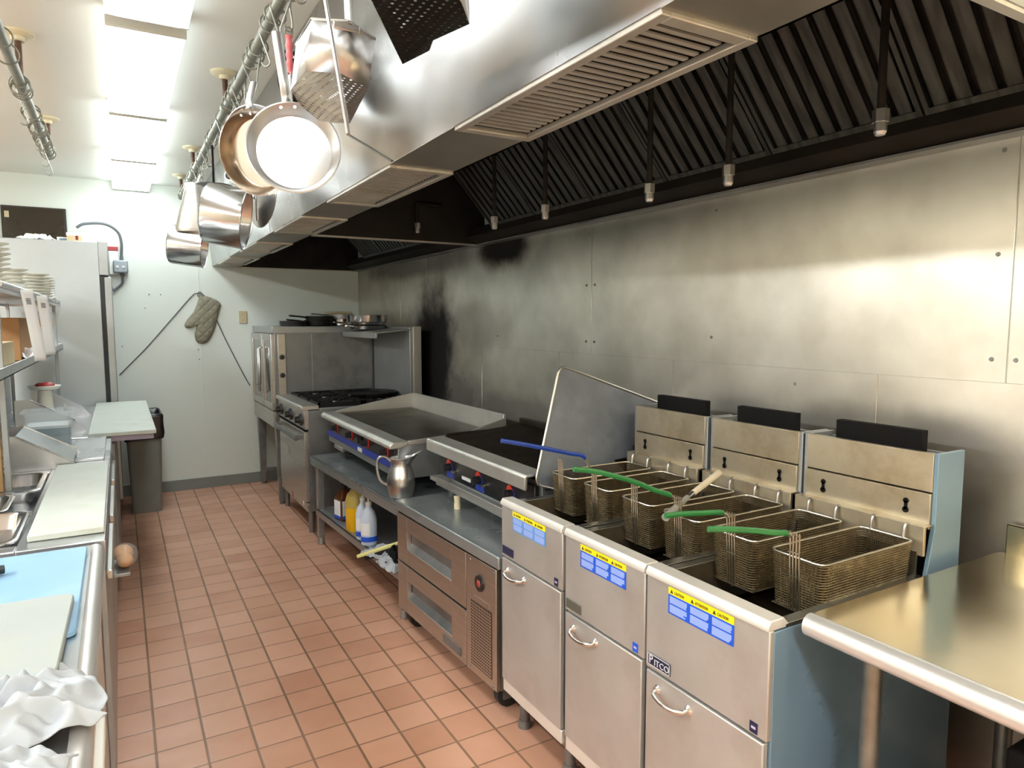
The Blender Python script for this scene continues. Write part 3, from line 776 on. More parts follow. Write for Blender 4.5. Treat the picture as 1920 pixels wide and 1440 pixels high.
mk_basket((1.587, 2.068, ZR), 'bare fry basket in the farthest fryer against the leaning sheet pan', 'blue', 0, None)

# cleaning brush lying across the middle baskets
t = T('cleaning_brush', 'white-handled long brush lying across the middle fryer baskets', 'brush', (1.5, 1.5, .97))
p0, p1, p2 = V((1.70, 1.585, 1.035)), V((1.47, 1.492, 1.005)), V((1.33, 1.435, .978))
part(MB().cyl(p0, p0+(p1-p0)*.85, .0115, .009, 12), 'handle', 'wood', t)
part(MB().cyl(p0+(p1-p0)*.85, p1, .009, .006, 12), 'ferrule', 'shiny', t)
part(MB().cyl(p1, p2, .0085, .012, 12), 'brush_head', 'brush', t)

# sheet pan leaning between fryer and broiler
t = T('sheet_pan', 'worn blue-grey sheet pan standing on edge between fryer and charbroiler', 'tray', (1.7, 2.22, .9))
o = V((1.372, 2.212, .905)); u = V((.945, .055, -.32)).normalized(); w = V((.155, .06, .465)).normalized(); u = (u-w*u.dot(w)).normalized(); nn = u.cross(w)
Lu, Lw = .62, .485
F = Matrix(((u.x, w.x, nn.x, o.x), (u.y, w.y, nn.y, o.y), (u.z, w.z, nn.z, o.z), (0, 0, 0, 1)))
def rr(x0, x1, y0, y1, r, z, n=5):
    pts = []
    for cx, cy, a0 in ((x1-r, y1-r, 0), (x0+r, y1-r, PI/2), (x0+r, y0+r, PI), (x1-r, y0+r, 1.5*PI)):
        for k in range(n+1):
            q = a0+k*PI/2/n; pts.append(V((cx+r*math.cos(q), cy+r*math.sin(q), z)))
    return pts
sgn = 1 if nn.y < 0 else -1
def loft_open(mb, loops, cap0=False, Mx=None):
    n = len(loops[0]); vs = [p for l in loops for p in l]; fs = []
    for j in range(len(loops)-1):
        fs += [(j*n+i, j*n+(i+1) % n, (j+1)*n+(i+1) % n, (j+1)*n+i) for i in range(n)]
    if cap0: fs.append(tuple(range(n)))
    return mb.add(vs, fs, Mx)
mb = loft_open(MB(), [rr(.016, Lu-.016, .016, Lw-.016, .03, 0), rr(0, Lu, 0, Lw, .035, sgn*.0), rr(0, Lu, 0, Lw, .035, -sgn*.004), rr(.014, Lu-.014, .014, Lw-.014, .03, -sgn*.024), rr(.02, Lu-.02, .02, Lw-.02, .03, -sgn*.025)], False, F)
mb2 = MB(); mb2.add(rr(.016, Lu-.016, .016, Lw-.016, .03, 0)+rr(.016, Lu-.016, .016, Lw-.016, .03, -sgn*.003), [tuple(range(24)), tuple(range(47, 23, -1))], F)
part(mb2, 'pan_floor', 'tray', t)
part(mb, 'pan_side', 'tray', t)
part(MB().tube([F @ p for p in rr(0, Lu, 0, Lw, .035, sgn*.002)], .0048, 8, True), 'rolled_rim', 'tray_rim', t)

# ------------------------------------------------------------------ drawer refrigerator
TH = math.radians(2.4)
t = T('drawer_refrigerator', 'low stainless two-drawer refrigerator under the charbroiler', 'refrigerator', (1.206, 2.215, 0), TH)
def lp(mb, nm, mt, par=t, **k): return part(mb, nm, mt, par, local=True, **k)
D0 = .96     # width along the line; local y runs away from the viewer
lp(MB().box(.02, .78, .0, D0, .10, .60), 'body', 'steel_dark', bev=.003)
lp(MB().box(-.012, .80, -.03, D0+.004, .602, .652), 'top', 'counter', bev=.006)
lp(MB().box(-.0005, .02, .002, D0-.002, .596, .602), 'top_seal', 'rubber')
def dr(z0, z1):
    y0, y1 = .245, D0
    py0, py1, pz0, pz1 = .375, .845, z0+.075, z1-.075
    mb = MB().box(-.004, .018, y0, py0, z0, z1).box(-.004, .018, py1, y1, z0, z1).box(-.004, .018, py0, py1, z0, pz0).box(-.004, .018, py0, py1, pz1, z1)
    d = lp(mb, 'drawer', 'chef', bev=.0015)
    # recessed pull: back plate sloping inward towards the top
    lp(MB().prism([(.0, pz0), (.018, pz0), (.075, pz1), (.060, pz1)], 'y', py0, py1), 'pull_plate', 'steel_dark', d)
    lp(MB().box(.018, .085, py0-.004, py0, pz0, pz1).box(.018, .085, py1, py1+.004, pz0, pz1).box(.018, .085, py0, py1, pz1, pz1+.004).box(.08, .085, py0, py1, pz0, pz1), 'pull_recess', 'rubber', d)
    lp(MB().box(-.007, .0, y0, y1, z1-.003, z1), 'drawer_edge', 'steel', d)
dr(.353, .592); dr(.105, .345)
lp(MB().box(-.004, .018, .0, .24, .105, .592), 'grille_panel', 'chef', bev=.002)
gp = t.children[-1]
pm = MB().grid(lambda a, b: (-.0062, .035+a*.165, .14+b*.27), 4, 6)
part(pm, 'vent', 'perf_grille', gp, local=True, smooth=False, uvfn=lambda c: (c.y, c.z))
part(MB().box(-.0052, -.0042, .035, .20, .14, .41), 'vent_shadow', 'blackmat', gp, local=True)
part(MB().box(-.006, -.004, .05, .17, .425, .437), 'plate', 'chef', gp, local=True)
part(MB().cyl((-.004, .125, .50), (-.011, .125, .50), .034, .032, 24), 'thermometer', 'black', gp, local=True)
th = t.children[-1]
part(MB().cyl((-.011, .125, .50), (-.013, .125, .50), .015, .013, 6), 'dial', 'red', gp, local=True)
for yy, zz in ((.02, .575), (.205, .575), (.20, .125), (.02, .12)):
    part(MB().cyl((-.004, yy, zz), (-.007, yy, zz), .006, .005, 8), 'screw', 'steel_dark', gp, local=True)
nb = lp(MB().box(-.008, -.004, .29, .455, .125, .163), 'nameplate', 'steel_dark', bev=.001)
for yy in (.06, .9):
    c = lp(MB().cyl((.08, yy-.016, .055), (.08, yy+.016, .055), .052, n=20), 'caster', 'rubber')
    lp(MB().prism([(yy-.026, .04), (yy-.018, .04), (yy-.018, .092), (yy+.018, .092), (yy+.018, .04), (yy+.026, .04), (yy+.026, .102), (yy-.026, .102)], 'x', .05, .11), 'caster_fork', 'steel_dark', c)
for yy in (.06, .9):
    c = lp(MB().cyl((.70, yy-.016, .055), (.70, yy+.016, .055), .052, n=20), 'caster', 'rubber')
    lp(MB().prism([(yy-.026, .04), (yy-.018, .04), (yy-.018, .092), (yy+.018, .092), (yy+.018, .04), (yy+.026, .04), (yy+.026, .102), (yy-.026, .102)], 'x', .67, .73), 'caster_fork', 'steel_dark', c)

# ------------------------------------------------------------------ equipment stand
TS = math.atan(.075/1.52)
t = T('equipment_stand', 'grey steel equipment stand with undershelf below the griddle', 'stand', (1.172, 3.20, 0), TS)
S1 = 1.50
lp2 = lambda mb, nm, mt, **k: part(mb, nm, mt, t, local=True, **k)
lp2(MB().box(0, .80, 0, S1, .606, .618).box(0, .012, 0, S1, .556, .618).box(0, .80, 0, .012, .556, .618).box(0, .80, S1-.012, S1, .556, .618), 'top', 'counter', bev=.004)
lp2(MB().box(.02, .78, .03, S1-.03, .238, .248).box(.02, .034, .03, S1-.03, .205, .248), 'undershelf', 'steel_mid', bev=.003)
for xx in (.05, .74):
    for yy in (.045, S1-.045):
        lp2(MB().box(xx-.022, xx+.022, yy-.022, yy+.022, .05, .60).cyl((xx, yy, 0), (xx, yy, .05), .025, .021, 12), 'leg', 'steel_mid', bev=.003)

# bottles on the undershelf
def SP(x, y):   # stand-local to world
    p = Matrix.Translation((1.172, 3.20, 0)) @ Matrix.Rotation(TS, 4, 'Z') @ V((x, y, .248)); return p
def bottle_round(x, y, label, prof, mats, cat='bottle', name='bottle', cap=None):
    p = SP(x, y); t = T(name, label, cat, p)
    for nm, pr, mt in prof: part(MB().lathe(pr, Matrix.Translation(p), 24), nm, mt, t)
    return t
p = SP(.11, 1.13); t = T('sauce_jug', 'squarish amber jug with white label, far left on the undershelf', 'bottle', p, .2)
part(MB().box(-.05, .05, -.05, .05, 0, .14).hull([V(q) for q in ((-.05, -.05, .14), (.05, -.05, .14), (.05, .05, .14), (-.05, .05, .14))], [V(q) for q in ((-.022, -.022, .20), (.022, -.022, .20), (.022, .022, .20), (-.022, .022, .20))]), 'body', 'syrup', t, local=True, bev=.008)
part(MB().cyl((0, 0, .20), (0, 0, .225), .02, n=16), 'cap', 'black', t, local=True)
part(MB().box(-.0525, -.050, -.04, .04, .03, .13).box(-.04, .04, -.0525, -.05, .03, .13), 'label', 'paper', t, local=True)
part(MB().box(-.0532, -.0524, -.04, .04, .012, .032).box(-.04, .04, -.0532, -.0524, .012, .032), 'label_band', 'lblue', t, local=True)
p = SP(.10, .86); t = T('oil_jug', 'large plastic jug half full of yellow cooking oil', 'bottle', p, 0)
part(MB().lathe([(.001, 0), (.066, 0), (.072, .01), (.072, .15)], None, 28), 'oil_fill', 'yoil', t, local=True)
part(MB().lathe([(.072, .15), (.072, .19), (.062, .225), (.035, .255), (.024, .265), (.024, .285), (.001, .285)], None, 28), 'upper_body', 'jug_top', t, local=True)
part(MB().cyl((0, 0, .283), (0, 0, .303), .026, n=20), 'cap', 'jug_top', t, local=True)
def spray(x, y, label, rz):
    p = SP(x, y); t = T('cleaner_bottle', label, 'bottle', p, rz)
    part(MB().lathe([(.001, 0), (.042, 0), (.046, .008), (.046, .15), (.036, .19), (.018, .215), (.016, .235), (.001, .235)], Matrix.Diagonal((1, .8, 1, 1)), 24), 'body', 'bottleblue', t, local=True)
    part(MB().cyl((0, 0, .23), (0, 0, .25), .018, n=16).cyl((0, 0, .25), (0, 0, .275), .006, n=10), 'cap', 'white', t, local=True)
    part(MB().lathe([(.0468, .02), (.0468, .05)], Matrix.Diagonal((1, .8, 1, 1)), 24), 'label_band', 'lblue', t, local=True)
    part(MB().lathe([(.0466, .06), (.0466, .13)], Matrix.Diagonal((1, .8, 1, 1)), 12, PI*.9, PI*1.5), 'label', 'paper', t, local=True)
spray(.07, .68, 'pale blue and white cleaner bottle, left of the pair beside the yellow oil', .3)
spray(.06, .56, 'pale blue and white cleaner bottle, right of the pair and nearest the shelf edge', -.2)
p = SP(.20, .33); t = T('sauce_bottle', 'cloudy bottle with dark blue label in the shade behind the drawer unit corner', 'bottle', p)
part(MB().lathe([(.001, 0), (.040, 0), (.043, .01), (.043, .17), (.03, .21), (.016, .235), (.016, .25), (.001, .25)], None, 24), 'body', 'foam', t, local=True)
part(MB().lathe([(.0438, .09), (.0438, .15)], None, 24), 'label', 'bluelabel', t, local=True)
part(MB().cyl((0, 0, .248), (0, 0, .27), .019, n=16), 'cap', 'greyblue', t, local=True)

# rags and a folded black apron on the near end of the undershelf
def crumple(nm, lab, mt, c, sx, sy, h, seed, rz, cat='cloth', grp=None, nu=40, droop=None, fr=6.0):
    def f(u, w):
        x = (u-.5); y = (w-.5)
        rr_ = 1-.16*noise.noise(V((math.cos(math.atan2(y, x))*1.7, math.sin(math.atan2(y, x))*1.7, seed)))
        px, py = x*sx*rr_, y*sy*rr_
        n1 = abs(noise.noise(V((u*fr*.55, w*fr*.55, seed*3.1))))
        n2 = abs(noise.noise(V((u*fr*1.3+3, w*fr*1.0, seed*1.7))))
        edge = max(0, 1-(max(abs(x), abs(y))*2)**3)
        z = (.62*(1-n1*2.2)+.3*(1-n2*2))*h*(.35+.65*edge)
        z = max(z, .004)
        px += .02*noise.noise(V((u*4, w*4, seed+9))); py += .02*noise.noise(V((u*4+7, w*4, seed+5)))
        if droop: z += droop(px, py)
        return (px, py, z)
    F = Matrix.Translation(c) @ Matrix.Rotation(rz, 4, 'Z')
    return one(MB().grid(f, nu, nu, F), nm, mt, lab, cat, grp, sub=1, solid=.003, ang=180)
crumple('rag', 'crumpled white rag at the front of the undershelf', 'cloth', SP(.06, .33)+V((0, 0, .004)), .16, .20, .06, 3.3, .4)
crumple('apron', 'folded black apron cloth heaped on the undershelf beside the white rags', 'blackmat', SP(.12, .17)+V((0, 0, .006)), .2, .2, .13, 5.1, 1.0)
crumple('rag', 'crumpled white rag under the black cloth, next to the drawer unit', 'cloth', SP(.03, .12)+V((0, 0, .004)), .12, .22, .07, 8.2, .1)
t = T('squeegee', 'pale yellow edged squeegee blade poking out from the undershelf rags', 'tool', SP(.0, .3))
a_, b_ = SP(.09, .20)+V((0, 0, .10)), SP(-.075, .39)+V((0, 0, .0))
part(MB().tube([a_, b_], .010, 8, flat=.4), 'blade', 'pale_yellow', t)
part(MB().tube([a_+V((.01, -.01, -.022)), b_+V((.035, -.035, -.006))], .014, 8, flat=.5), 'holder', 'black', t)
# ------------------------------------------------------------------ griddle
t = T('griddle', 'wide steel flat-top griddle with raised back splash, on the equipment stand', 'griddle', (1.5, 4.05, .618))
y0, y1 = 3.36, 4.76
part(MB().box(1.245, 1.86, y0+.01, y1-.01, .70, .885), 'body', 'steel_mid', t, bev=.004)
part(MB().box(1.30, 1.86, y0+.02, y1-.02, .885, .898), 'cook_plate', 'plate', t, bev=.002)
part(MB().prism([(1.195, .868), (1.195, .888), (1.215, .905), (1.30, .905), (1.30, .885), (1.25, .868)], 'y', y0, y1), 'front_trough', 'splash', t, bev=.006)
part(MB().prism([(1.30, .885), (1.30, .908), (1.875, 1.005), (1.885, 1.005), (1.885, .885)], 'y', y1-.016, y1), 'side_splash', 'splash', t, bev=.002)
part(MB().prism([(1.30, .885), (1.30, .906), (1.66, .925), (1.885, .985), (1.885, .885)], 'y', y0, y0+.014), 'side_splash', 'splash', t, bev=.002)
part(MB().prism([(1.868, .885), (1.885, 1.005), (1.90, 1.005), (1.90, .72), (1.868, .72)], 'y', y0+.014, y1-.016), 'back_splash', 'splash', t, bev=.002)
pn = part(MB().box(1.233, 1.247, y0+.03, y1-.03, .745, .872), 'control_panel', 'panelblk', t, bev=.002)
part(MB().box(1.2315, 1.2335, y0+.03, y1-.03, .748, .785), 'panel_stripe', 'strip_blue', pn)
for i, y in enumerate((4.50, 4.17, 3.85, 3.52)):
    k = part(MB().cyl((1.233, y, .826), (1.228, y, .826), .034, n=24), 'knob_bezel', 'redring', pn)
    part(MB().cyl((1.229, y, .826), (1.222, y, .826), .026, n=20).cyl((1.224, y, .826), (1.198, y, .826), .018, .016, 16).box(1.193, 1.20, y-.005, y+.005, .81, .842), 'knob', 'knob', k)
part(MB().box(1.226, 1.234, 3.95, 4.02, .752, .775), 'badge', 'silver', pn)
part(MB().box(1.22, 1.234, 3.93, 4.01, .80, .865), 'pilot_box', 'blackmat', pn, bev=.003)
part(MB().box(1.24, 1.30, 4.42, 4.60, .675, .70), 'grease_drawer', 'steel', t, bev=.003)
for xx in (1.33, 1.82):
    for yy in (y0+.08, y1-.08): part(MB().cyl((xx, yy, .618), (xx, yy, .70), .02, .026, 14), 'foot', 'steel_dark', t)

# ------------------------------------------------------------------ charbroiler
t = T('charbroiler', 'black grated charbroiler with steel front ledge, on the drawer refrigerator', 'grill', (1.65, 2.75, .652))
y0, y1 = 2.255, 3.245
part(MB().box(1.44, 1.93, y0+.01, y1-.01, .72, .89), 'body', 'steel_mid', t, bev=.003)
part(MB().prism([(1.352, .872), (1.352, .925), (1.362, .936), (1.455, .936), (1.455, .925), (1.366, .922), (1.366, .872)], 'y', y0, y1), 'front_ledge', 'splash', t, bev=.004)
part(MB().box(1.455, 1.93, y0, y0+.02, .86, .952).box(1.455, 1.93, y1-.02, y1, .86, .952).box(1.91, 1.945, y0, y1, .86, 1.0), 'grate_surround', 'grill', t, bev=.003)
g = MB(); n = 40
for i in range(n):
    y = y0+.028+(y1-y0-.056)*i/(n-1)
    g.hull([V(q) for q in ((1.46, y-.005, .918), (1.905, y-.005, .955), (1.905, y+.005, .955), (1.46, y+.005, .918))], [V(q) for q in ((1.46, y-.0035, .936), (1.905, y-.0035, .973), (1.905, y+.0035, .973), (1.46, y+.0035, .936))])
for x in (1.47, 1.60, 1.75, 1.90): g.box(x-.006, x+.006, y0+.022, y1-.022, .905, .918+(x-1.46)*.083)
part(g, 'grate', 'grill', t)
part(MB().box(1.45, 1.925, y0+.02, y1-.02, .885, .893), 'firebox', 'soot', t)
pn = part(MB().box(1.418, 1.44, y0+.03, y1-.015, .745, .875), 'control_panel', 'panelblk', t, bev=.003)
for i, y in enumerate((3.09, 2.765, 2.47)):
    k = part(MB().prism([(y-.045, .752), (y+.045, .752), (y+.03, .80), (y+.012, .83), (y-.012, .83), (y-.03, .80)], 'x', 1.4155, 1.418), 'knob_plate', 'strip_blue', pn)
    part(MB().cyl((1.4155, y+.012, .818), (1.412, y+.012, .818), .024, n=20), 'knob_bezel', 'redring', k)
    part(MB().cyl((1.413, y, .805), (1.385, y, .805), .021, .018, 16).box(1.378, 1.388, y-.006, y+.006, .787, .823), 'knob', 'knob', k)
    part(MB().cyl((1.4155, y-.05, .79), (1.40, y-.05, .79), .011, .009, 12), 'pilot_knob', 'chrome', k)
part(MB().box(1.413, 1.418, 2.86, 2.95, .772, .788), 'badge', 'silver', pn)
dt = part(MB().box(1.352, 1.93, y0+.05, y1-.12, .715, .720).box(1.352, 1.36, y0+.05, y1-.12, .715, .757).box(1.36, 1.42, y1-.128, y1-.12, .715, .745), 'drip_tray', 'steel', t, bev=.002)
part(MB().box(1.37, 1.44, y1-.115, y1-.0, .716, .735), 'tray_bracket', 'splash', t, bev=.002)
part(MB().cyl((1.40, 2.285, .79), (1.44, 2.285, .79), .03, n=18), 'gas_valve', 'blackmat', t)
for xx in (1.47, 1.88):
    for yy in (y0+.07, y1-.07): part(MB().cyl((xx, yy, .652), (xx, yy, .72), .022, .026, 14), 'foot', 'steel_dark', t)
t = T('hose_fitting', 'small brass and white valve fitting under the charbroiler ledge', 'valve', (1.352, 2.87, .655))
part(MB().cyl((1.35, 2.87, .652), (1.35, 2.87, .682), .016, n=12).cyl((1.35, 2.87, .682), (1.35, 2.87, .712), .013, .017, n=10), 'fitting', 'flange', t)

# ------------------------------------------------------------------ water pitcher
p = V((1.245, 3.335, .62)); t = T('water_pitcher', 'polished steel bell pitcher standing at the front of the griddle stand', 'pitcher', p)
prof = [(.001, .0), (.052, .0), (.058, .004), (.066, .03), (.072, .07), (.070, .105), (.060, .14), (.052, .165), (.050, .18), (.0525, .20), (.056, .208)]
def pit(u, w):
    k = u*(len(prof)-1); i = min(int(k), len(prof)-2); f = k-i
    r = prof[i][0]*(1-f)+prof[i+1][0]*f; z = prof[i][1]*(1-f)+prof[i+1][1]*f
    a = w*2*PI; s = max(0, (z-.165)/.043); lipd = max(0, math.cos(a-(-.45)))**6
    return (r*math.cos(a)+s*s*.055*lipd*math.cos(-.45), r*math.sin(a)+s*s*.055*lipd*math.sin(-.45), z+s*s*.035*lipd)
part(MB().grid(pit, 40, 48), 'body', 'alu', t, local=True, solid=.0018)
hd = -.45+PI; c, s = math.cos(hd), math.sin(hd)
part(MB().tube(smooth_path([V((c*r, s*r, z)) for r, z in ((.052, .190), (.075, .212), (.105, .212), (.122, .185), (.120, .13), (.104, .085), (.068, .062))], 6), .0075, 10, flat=1.5), 'handle', 'alu', t, local=True)

# ------------------------------------------------------------------ range
t = T('gas_range', 'open-burner gas range with high back shelf, left of the griddle', 'range', (1.5, 5.35, 0))
y0, y1 = 4.90, 5.80
part(MB().box(1.14, 1.93, y0, y1, .165, .90), 'body', 'steel_dark', t, bev=.003)
part(MB().prism([(1.092, .905), (1.092, .925), (1.10, .935), (1.22, .935), (1.22, .905)], 'y', y0, y1), 'front_ledge', 'steel', t, bev=.003)
part(MB().box(1.22, 1.90, y0, y1, .90, .915), 'burner_pan', 'steel_mid', t, bev=.002)
pn = part(MB().prism([(1.118, .765), (1.108, .905), (1.142, .905), (1.142, .765)], 'y', y0, y1), 'control_panel', 'steel', t, bev=.002)
for y in (5.665, 5.32, 4.985):
    part(MB().cyl((1.112, y, .83), (1.096, y, .83), .045, .041, 24).cyl((1.098, y, .83), (1.070, y, .83), .027, .024, 16).box(1.064, 1.072, y-.006, y+.006, .81, .85), 'knob', 'knob', pn)
part(MB().box(1.112, 1.142, y0+.004, y1-.004, .755, .764), 'panel_gap', 'blackmat', t)
d = part(MB().box(1.112, 1.142, y0+.012, y1-.02, .235, .748), 'oven_door', 'steel', t, bev=.004)
part(MB().box(1.052, 1.064, y0+.03, y1-.10, .685, .725).prism([(1.055, .685), (1.115, .70), (1.115, .725), (1.055, .725)], 'y', y0+.03, y0+.05).prism([(1.055, .685), (1.115, .70), (1.115, .725), (1.055, .725)], 'y', y1-.12, y1-.10), 'door_handle', 'steel_dark', d, bev=.003)
part(MB().box(1.110, 1.112, 5.38, 5.48, .50, .56), 'door_badge', 'steel_mid', d)
kp = part(MB().box(1.118, 1.14, y0+.004, y1-.012, .165, .228), 'kick_plate', 'steel', t, bev=.003)
part(MB().box(1.1165, 1.118, 5.36, 5.385, .175, .222), 'tag', 'red', kp)
part(MB().cyl((1.118, 5.02, .205), (1.1165, 5.02, .205), .018, n=16), 'seal_label', 'paper', kp)
for xx in (1.155, 1.88):
    for yy in (y0+.05, y1-.03): part(MB().cyl((xx, yy, 0), (xx, yy, .165), .018, .022, 12), 'leg', 'steel_dark', t)
for (x, y) in [(1.38, 5.05), (1.38, 5.35), (1.38, 5.65), (1.72, 5.05), (1.72, 5.35), (1.72, 5.65)]:
    b = MB(); z0, z1 = .935, .95
    b.box(x-.165, x-.15, y-.14, y+.14, z0-.02, z1).box(x+.15, x+.165, y-.14, y+.14, z0-.02, z1).box(x-.165, x+.165, y-.14, y-.127, z0-.02, z1).box(x-.165, x+.165, y+.127, y+.14, z0-.02, z1)
    for k in range(8):
        q = PI*k/4; b.box(.055, .15 if k % 2 == 0 else .17, -.006, .006, z0-.005, z1, Matrix.Translation((x, y, 0)) @ Matrix.Rotation(q, 4, 'Z') @ Matrix.Diagonal((1 if k % 4 == 0 else .9, 1, 1, 1)))
    gr = part(b, 'burner_grate', 'iron', t)
    part(MB().cyl((x, y, .915), (x, y, .935), .05, .045, 20).cyl((x, y, .935), (x, y, .943), .03, .02, 16), 'burner_head', 'galv', gr)
# back riser with high shelf
part(MB().box(1.93, 2.01, y0+.03, y1, .90, 1.49), 'back_riser', 'steel_mid', t, bev=.003)
part(MB().box(1.955, 2.02, y0+.018, y0+.03, .94, 1.495), 'riser_end', 'splash', t, bev=.002)
part(MB().box(1.928, 1.932, y1-.012, y1-.002, .94, 1.44), 'riser_seam', 'blackmat', t)
part(MB().prism([(1.66, 1.405), (1.66, 1.448), (1.672, 1.452), (1.955, 1.478), (1.955, 1.468), (1.675, 1.441), (1.672, 1.405)], 'y', y0+.03, y1-.004), 'high_shelf', 'steel_mid', t, bev=.002)
t2 = T('flat_pan', 'large black flat pan lying on the range grates', 'pan', (1.70, 5.30, .95))
part(MB().lathe([(.001, .951), (.19, .951), (.205, .956), (.215, .978), (.211, .978), (.20, .960), (.001, .957)], Matrix.Translation((1.71, 5.25, 0)), 36), 'pan_body', 'iron', t2)
part(MB().tube([(1.60, 5.08, .97), (1.50, 4.97, .985), (1.45, 4.93, .992)], .009, 8, flat=1.6), 'handle', 'iron', t2)

# ------------------------------------------------------------------ convection oven
t = T('convection_oven', 'tall double-door glass-fronted convection oven in the far corner', 'oven', (1.5, 6.3, 0))
y0, y1 = 5.82, 6.77
part(MB().box(1.10, 1.96, y0, y1, .64, 1.485), 'body', 'steel_dark', t, bev=.004)
part(MB().box(1.085, 1.97, y0-.002, y1, 1.435, 1.492), 'top_cap', 'steel_mid', t, bev=.004)
for a, b in ((y0+.005, 6.235), (6.245, y1-.004)):
    d = MB(); z0, z1 = .80, 1.43; w = .055
    d.box(1.072, 1.10, a, a+w, z0, z1).box(1.072, 1.10, b-w, b, z0, z1).box(1.072, 1.10, a+w, b-w, z0, z0+w).box(1.072, 1.10, a+w, b-w, z1-w, z1)
    dd = part(d, 'door', 'steel', t, bev=.003)
    part(MB().box(1.082, 1.088, a+w, b-w, z0+w, z1-w), 'door_glass', 'ovenglass', dd)
    yh = b-.03 if b < 6.3 else a+.03
    part(MB().tube([(1.072, yh, .92), (1.045, yh, .93), (1.045, yh, 1.30), (1.072, yh, 1.31)], .009, 8), 'door_handle', 'shiny', dd)
part(MB().box(1.078, 1.10, y0+.004, y1-.004, .655, .79), 'lower_panel', 'steel', t, bev=.003)
part(MB().box(1.088, 1.10, y0+.004, y1-.004, .79, .80), 'door_gap', 'blackmat', t)
cs = part(MB().box(1.125, 1.185, y0-.008, y0, .80, 1.43), 'control_strip', 'steel', t, bev=.002)
for z in (1.24, 1.09): part(MB().cyl((1.155, y0-.008, z), (1.155, y0-.034, z), .022, .018, 16), 'knob', 'knob', cs)
part(MB().box(1.40, 1.404, y0-.003, y0, .66, 1.43), 'side_seam', 'steel', t)
for xx in (1.13, 1.90):
    for yy in (y0+.05, y1-.06):
        part(MB().hull([V((xx-.022, yy-.022, .02)), V((xx+.022, yy-.022, .02)), V((xx+.022, yy+.022, .02)), V((xx-.022, yy+.022, .02))], [V((xx-.035, yy-.035, .66)), V((xx+.035, yy-.035, .66)), V((xx+.035, yy+.035, .66)), V((xx-.035, yy+.035, .66))]).cyl((xx, yy, 0), (xx, yy, .02), .02, n=12), 'leg', 'steel_dark', t, bev=.003)
part(MB().box(1.16, 1.88, 6.68, 6.70, .12, .15), 'leg_brace', 'steel_dark', t)

# pans on the oven top and range shelf
def small_pan(x, y, z, r, h, mt, label, cat='pan', name='saute_pan', ha=None, grp=None, hl=.16):
    t = T(name, label, cat, (x, y, z), 0, grp)
    part(MB().lathe([(.001, 0), (r*.88, 0), (r*.95, .006), (r, h), (r+.004, h+.002), (r-.003, h), (r*.93, .009), (.001, .004)], None, 32), 'pan_body', mt, t, local=True)
    if ha is not None:
        c, s = math.cos(ha), math.sin(ha)
        part(MB().tube(smooth_path([(c*r, s*r, h*.7), (c*(r+.05), s*(r+.05), h*.9), (c*(r+hl), s*(r+hl), h*1.1)], 4), .007, 8, flat=1.7), 'handle', mt, t, local=True)
    return t
for i in range(5): small_pan(1.29, 5.98, 1.493+i*.0085, .115-.004*(i % 2), .009, 'steel_dark', 'thin dark pie plate in the leftmost low stack on the oven top', 'plate', 'pie_plate', None, 'pie plates stacked on the oven')
small_pan(1.51, 6.0, 1.493, .12, .05, 'iron', 'black fry pan beside the low stack of dark plates on the oven', ha=2.6)
small_pan(1.515, 6.0, 1.532, .115, .045, 'soot', 'black fry pan, upper of the two nested dark ones on the oven', ha=3.4)
small_pan(1.72, 6.02, 1.493, .10, .06, 'shiny', 'small bright steel pan behind the big one, on the oven top', ha=3.3)
small_pan(1.72, 6.02, 1.545, .10, .05, 'steel_mid', 'small steel pan nested on top of another behind the big bright pan', ha=2.9)
small_pan(1.775, 5.5, 1.466, .165, .03, 'shiny', 'wide steel saute pan, bottom of the stack on the range shelf', ha=3.9)
small_pan(1.775, 5.5, 1.494, .16, .03, 'shiny', 'wide steel saute pan, middle of the stack on the range shelf', ha=3.5)
small_pan(1.785, 5.49, 1.522, .165, .06, 'shiny', 'wide bright steel saute pan, top of the stack on the range shelf', ha=None)
t = T('shelf_box', 'small dark-fronted box behind the stacked pans in the corner', 'box', (1.80, 6.45, 1.493))
part(MB().box(1.72, 1.90, 6.38, 6.52, 1.493, 1.60).box(1.70, 1.92, 6.36, 6.54, 1.60, 1.625), 'box_body', 'beige', t, bev=.004)

# ------------------------------------------------------------------ prep table at right
t = T('work_table', 'polished steel table with rolled front edge in the right foreground', 'table', (1.7, .3, 0))
ya, yb = -.35, .925
part(MB().box(1.285, 2.09, ya, yb, .885, .90).box(1.30, 2.09, yb-.012, yb, .85, .885), 'tabletop', 'table', t, bev=.002)
part(MB().cyl((1.283, ya, .876), (1.283, yb, .876), .0255, n=24), 'rolled_edge', 'roll', t)
part(MB().box(2.078, 2.092, ya, yb-.02, .89, .985), 'backsplash', 'table', t, bev=.003)
for x in (1.395, 2.00):
    for y in (.845, -.25):
        part(MB().cyl((x, y, .03), (x, y, .885), .0205, n=16).cyl((x, y, 0), (x, y, .035), .016, .02, 12), 'leg', 'galv', t)
part(MB().box(1.36, 2.03, -.28, .87, .24, .255), 'undershelf', 'steel_dark', t, bev=.003)
t = T('storage_bin', 'black plastic bin in the shadow beneath the right-hand table', 'bin', (1.85, .55, .255))
part(MB().box(1.62, 1.97, .2, .68, .255, .62), 'bin_body', 'blackmat', t, bev=.01)
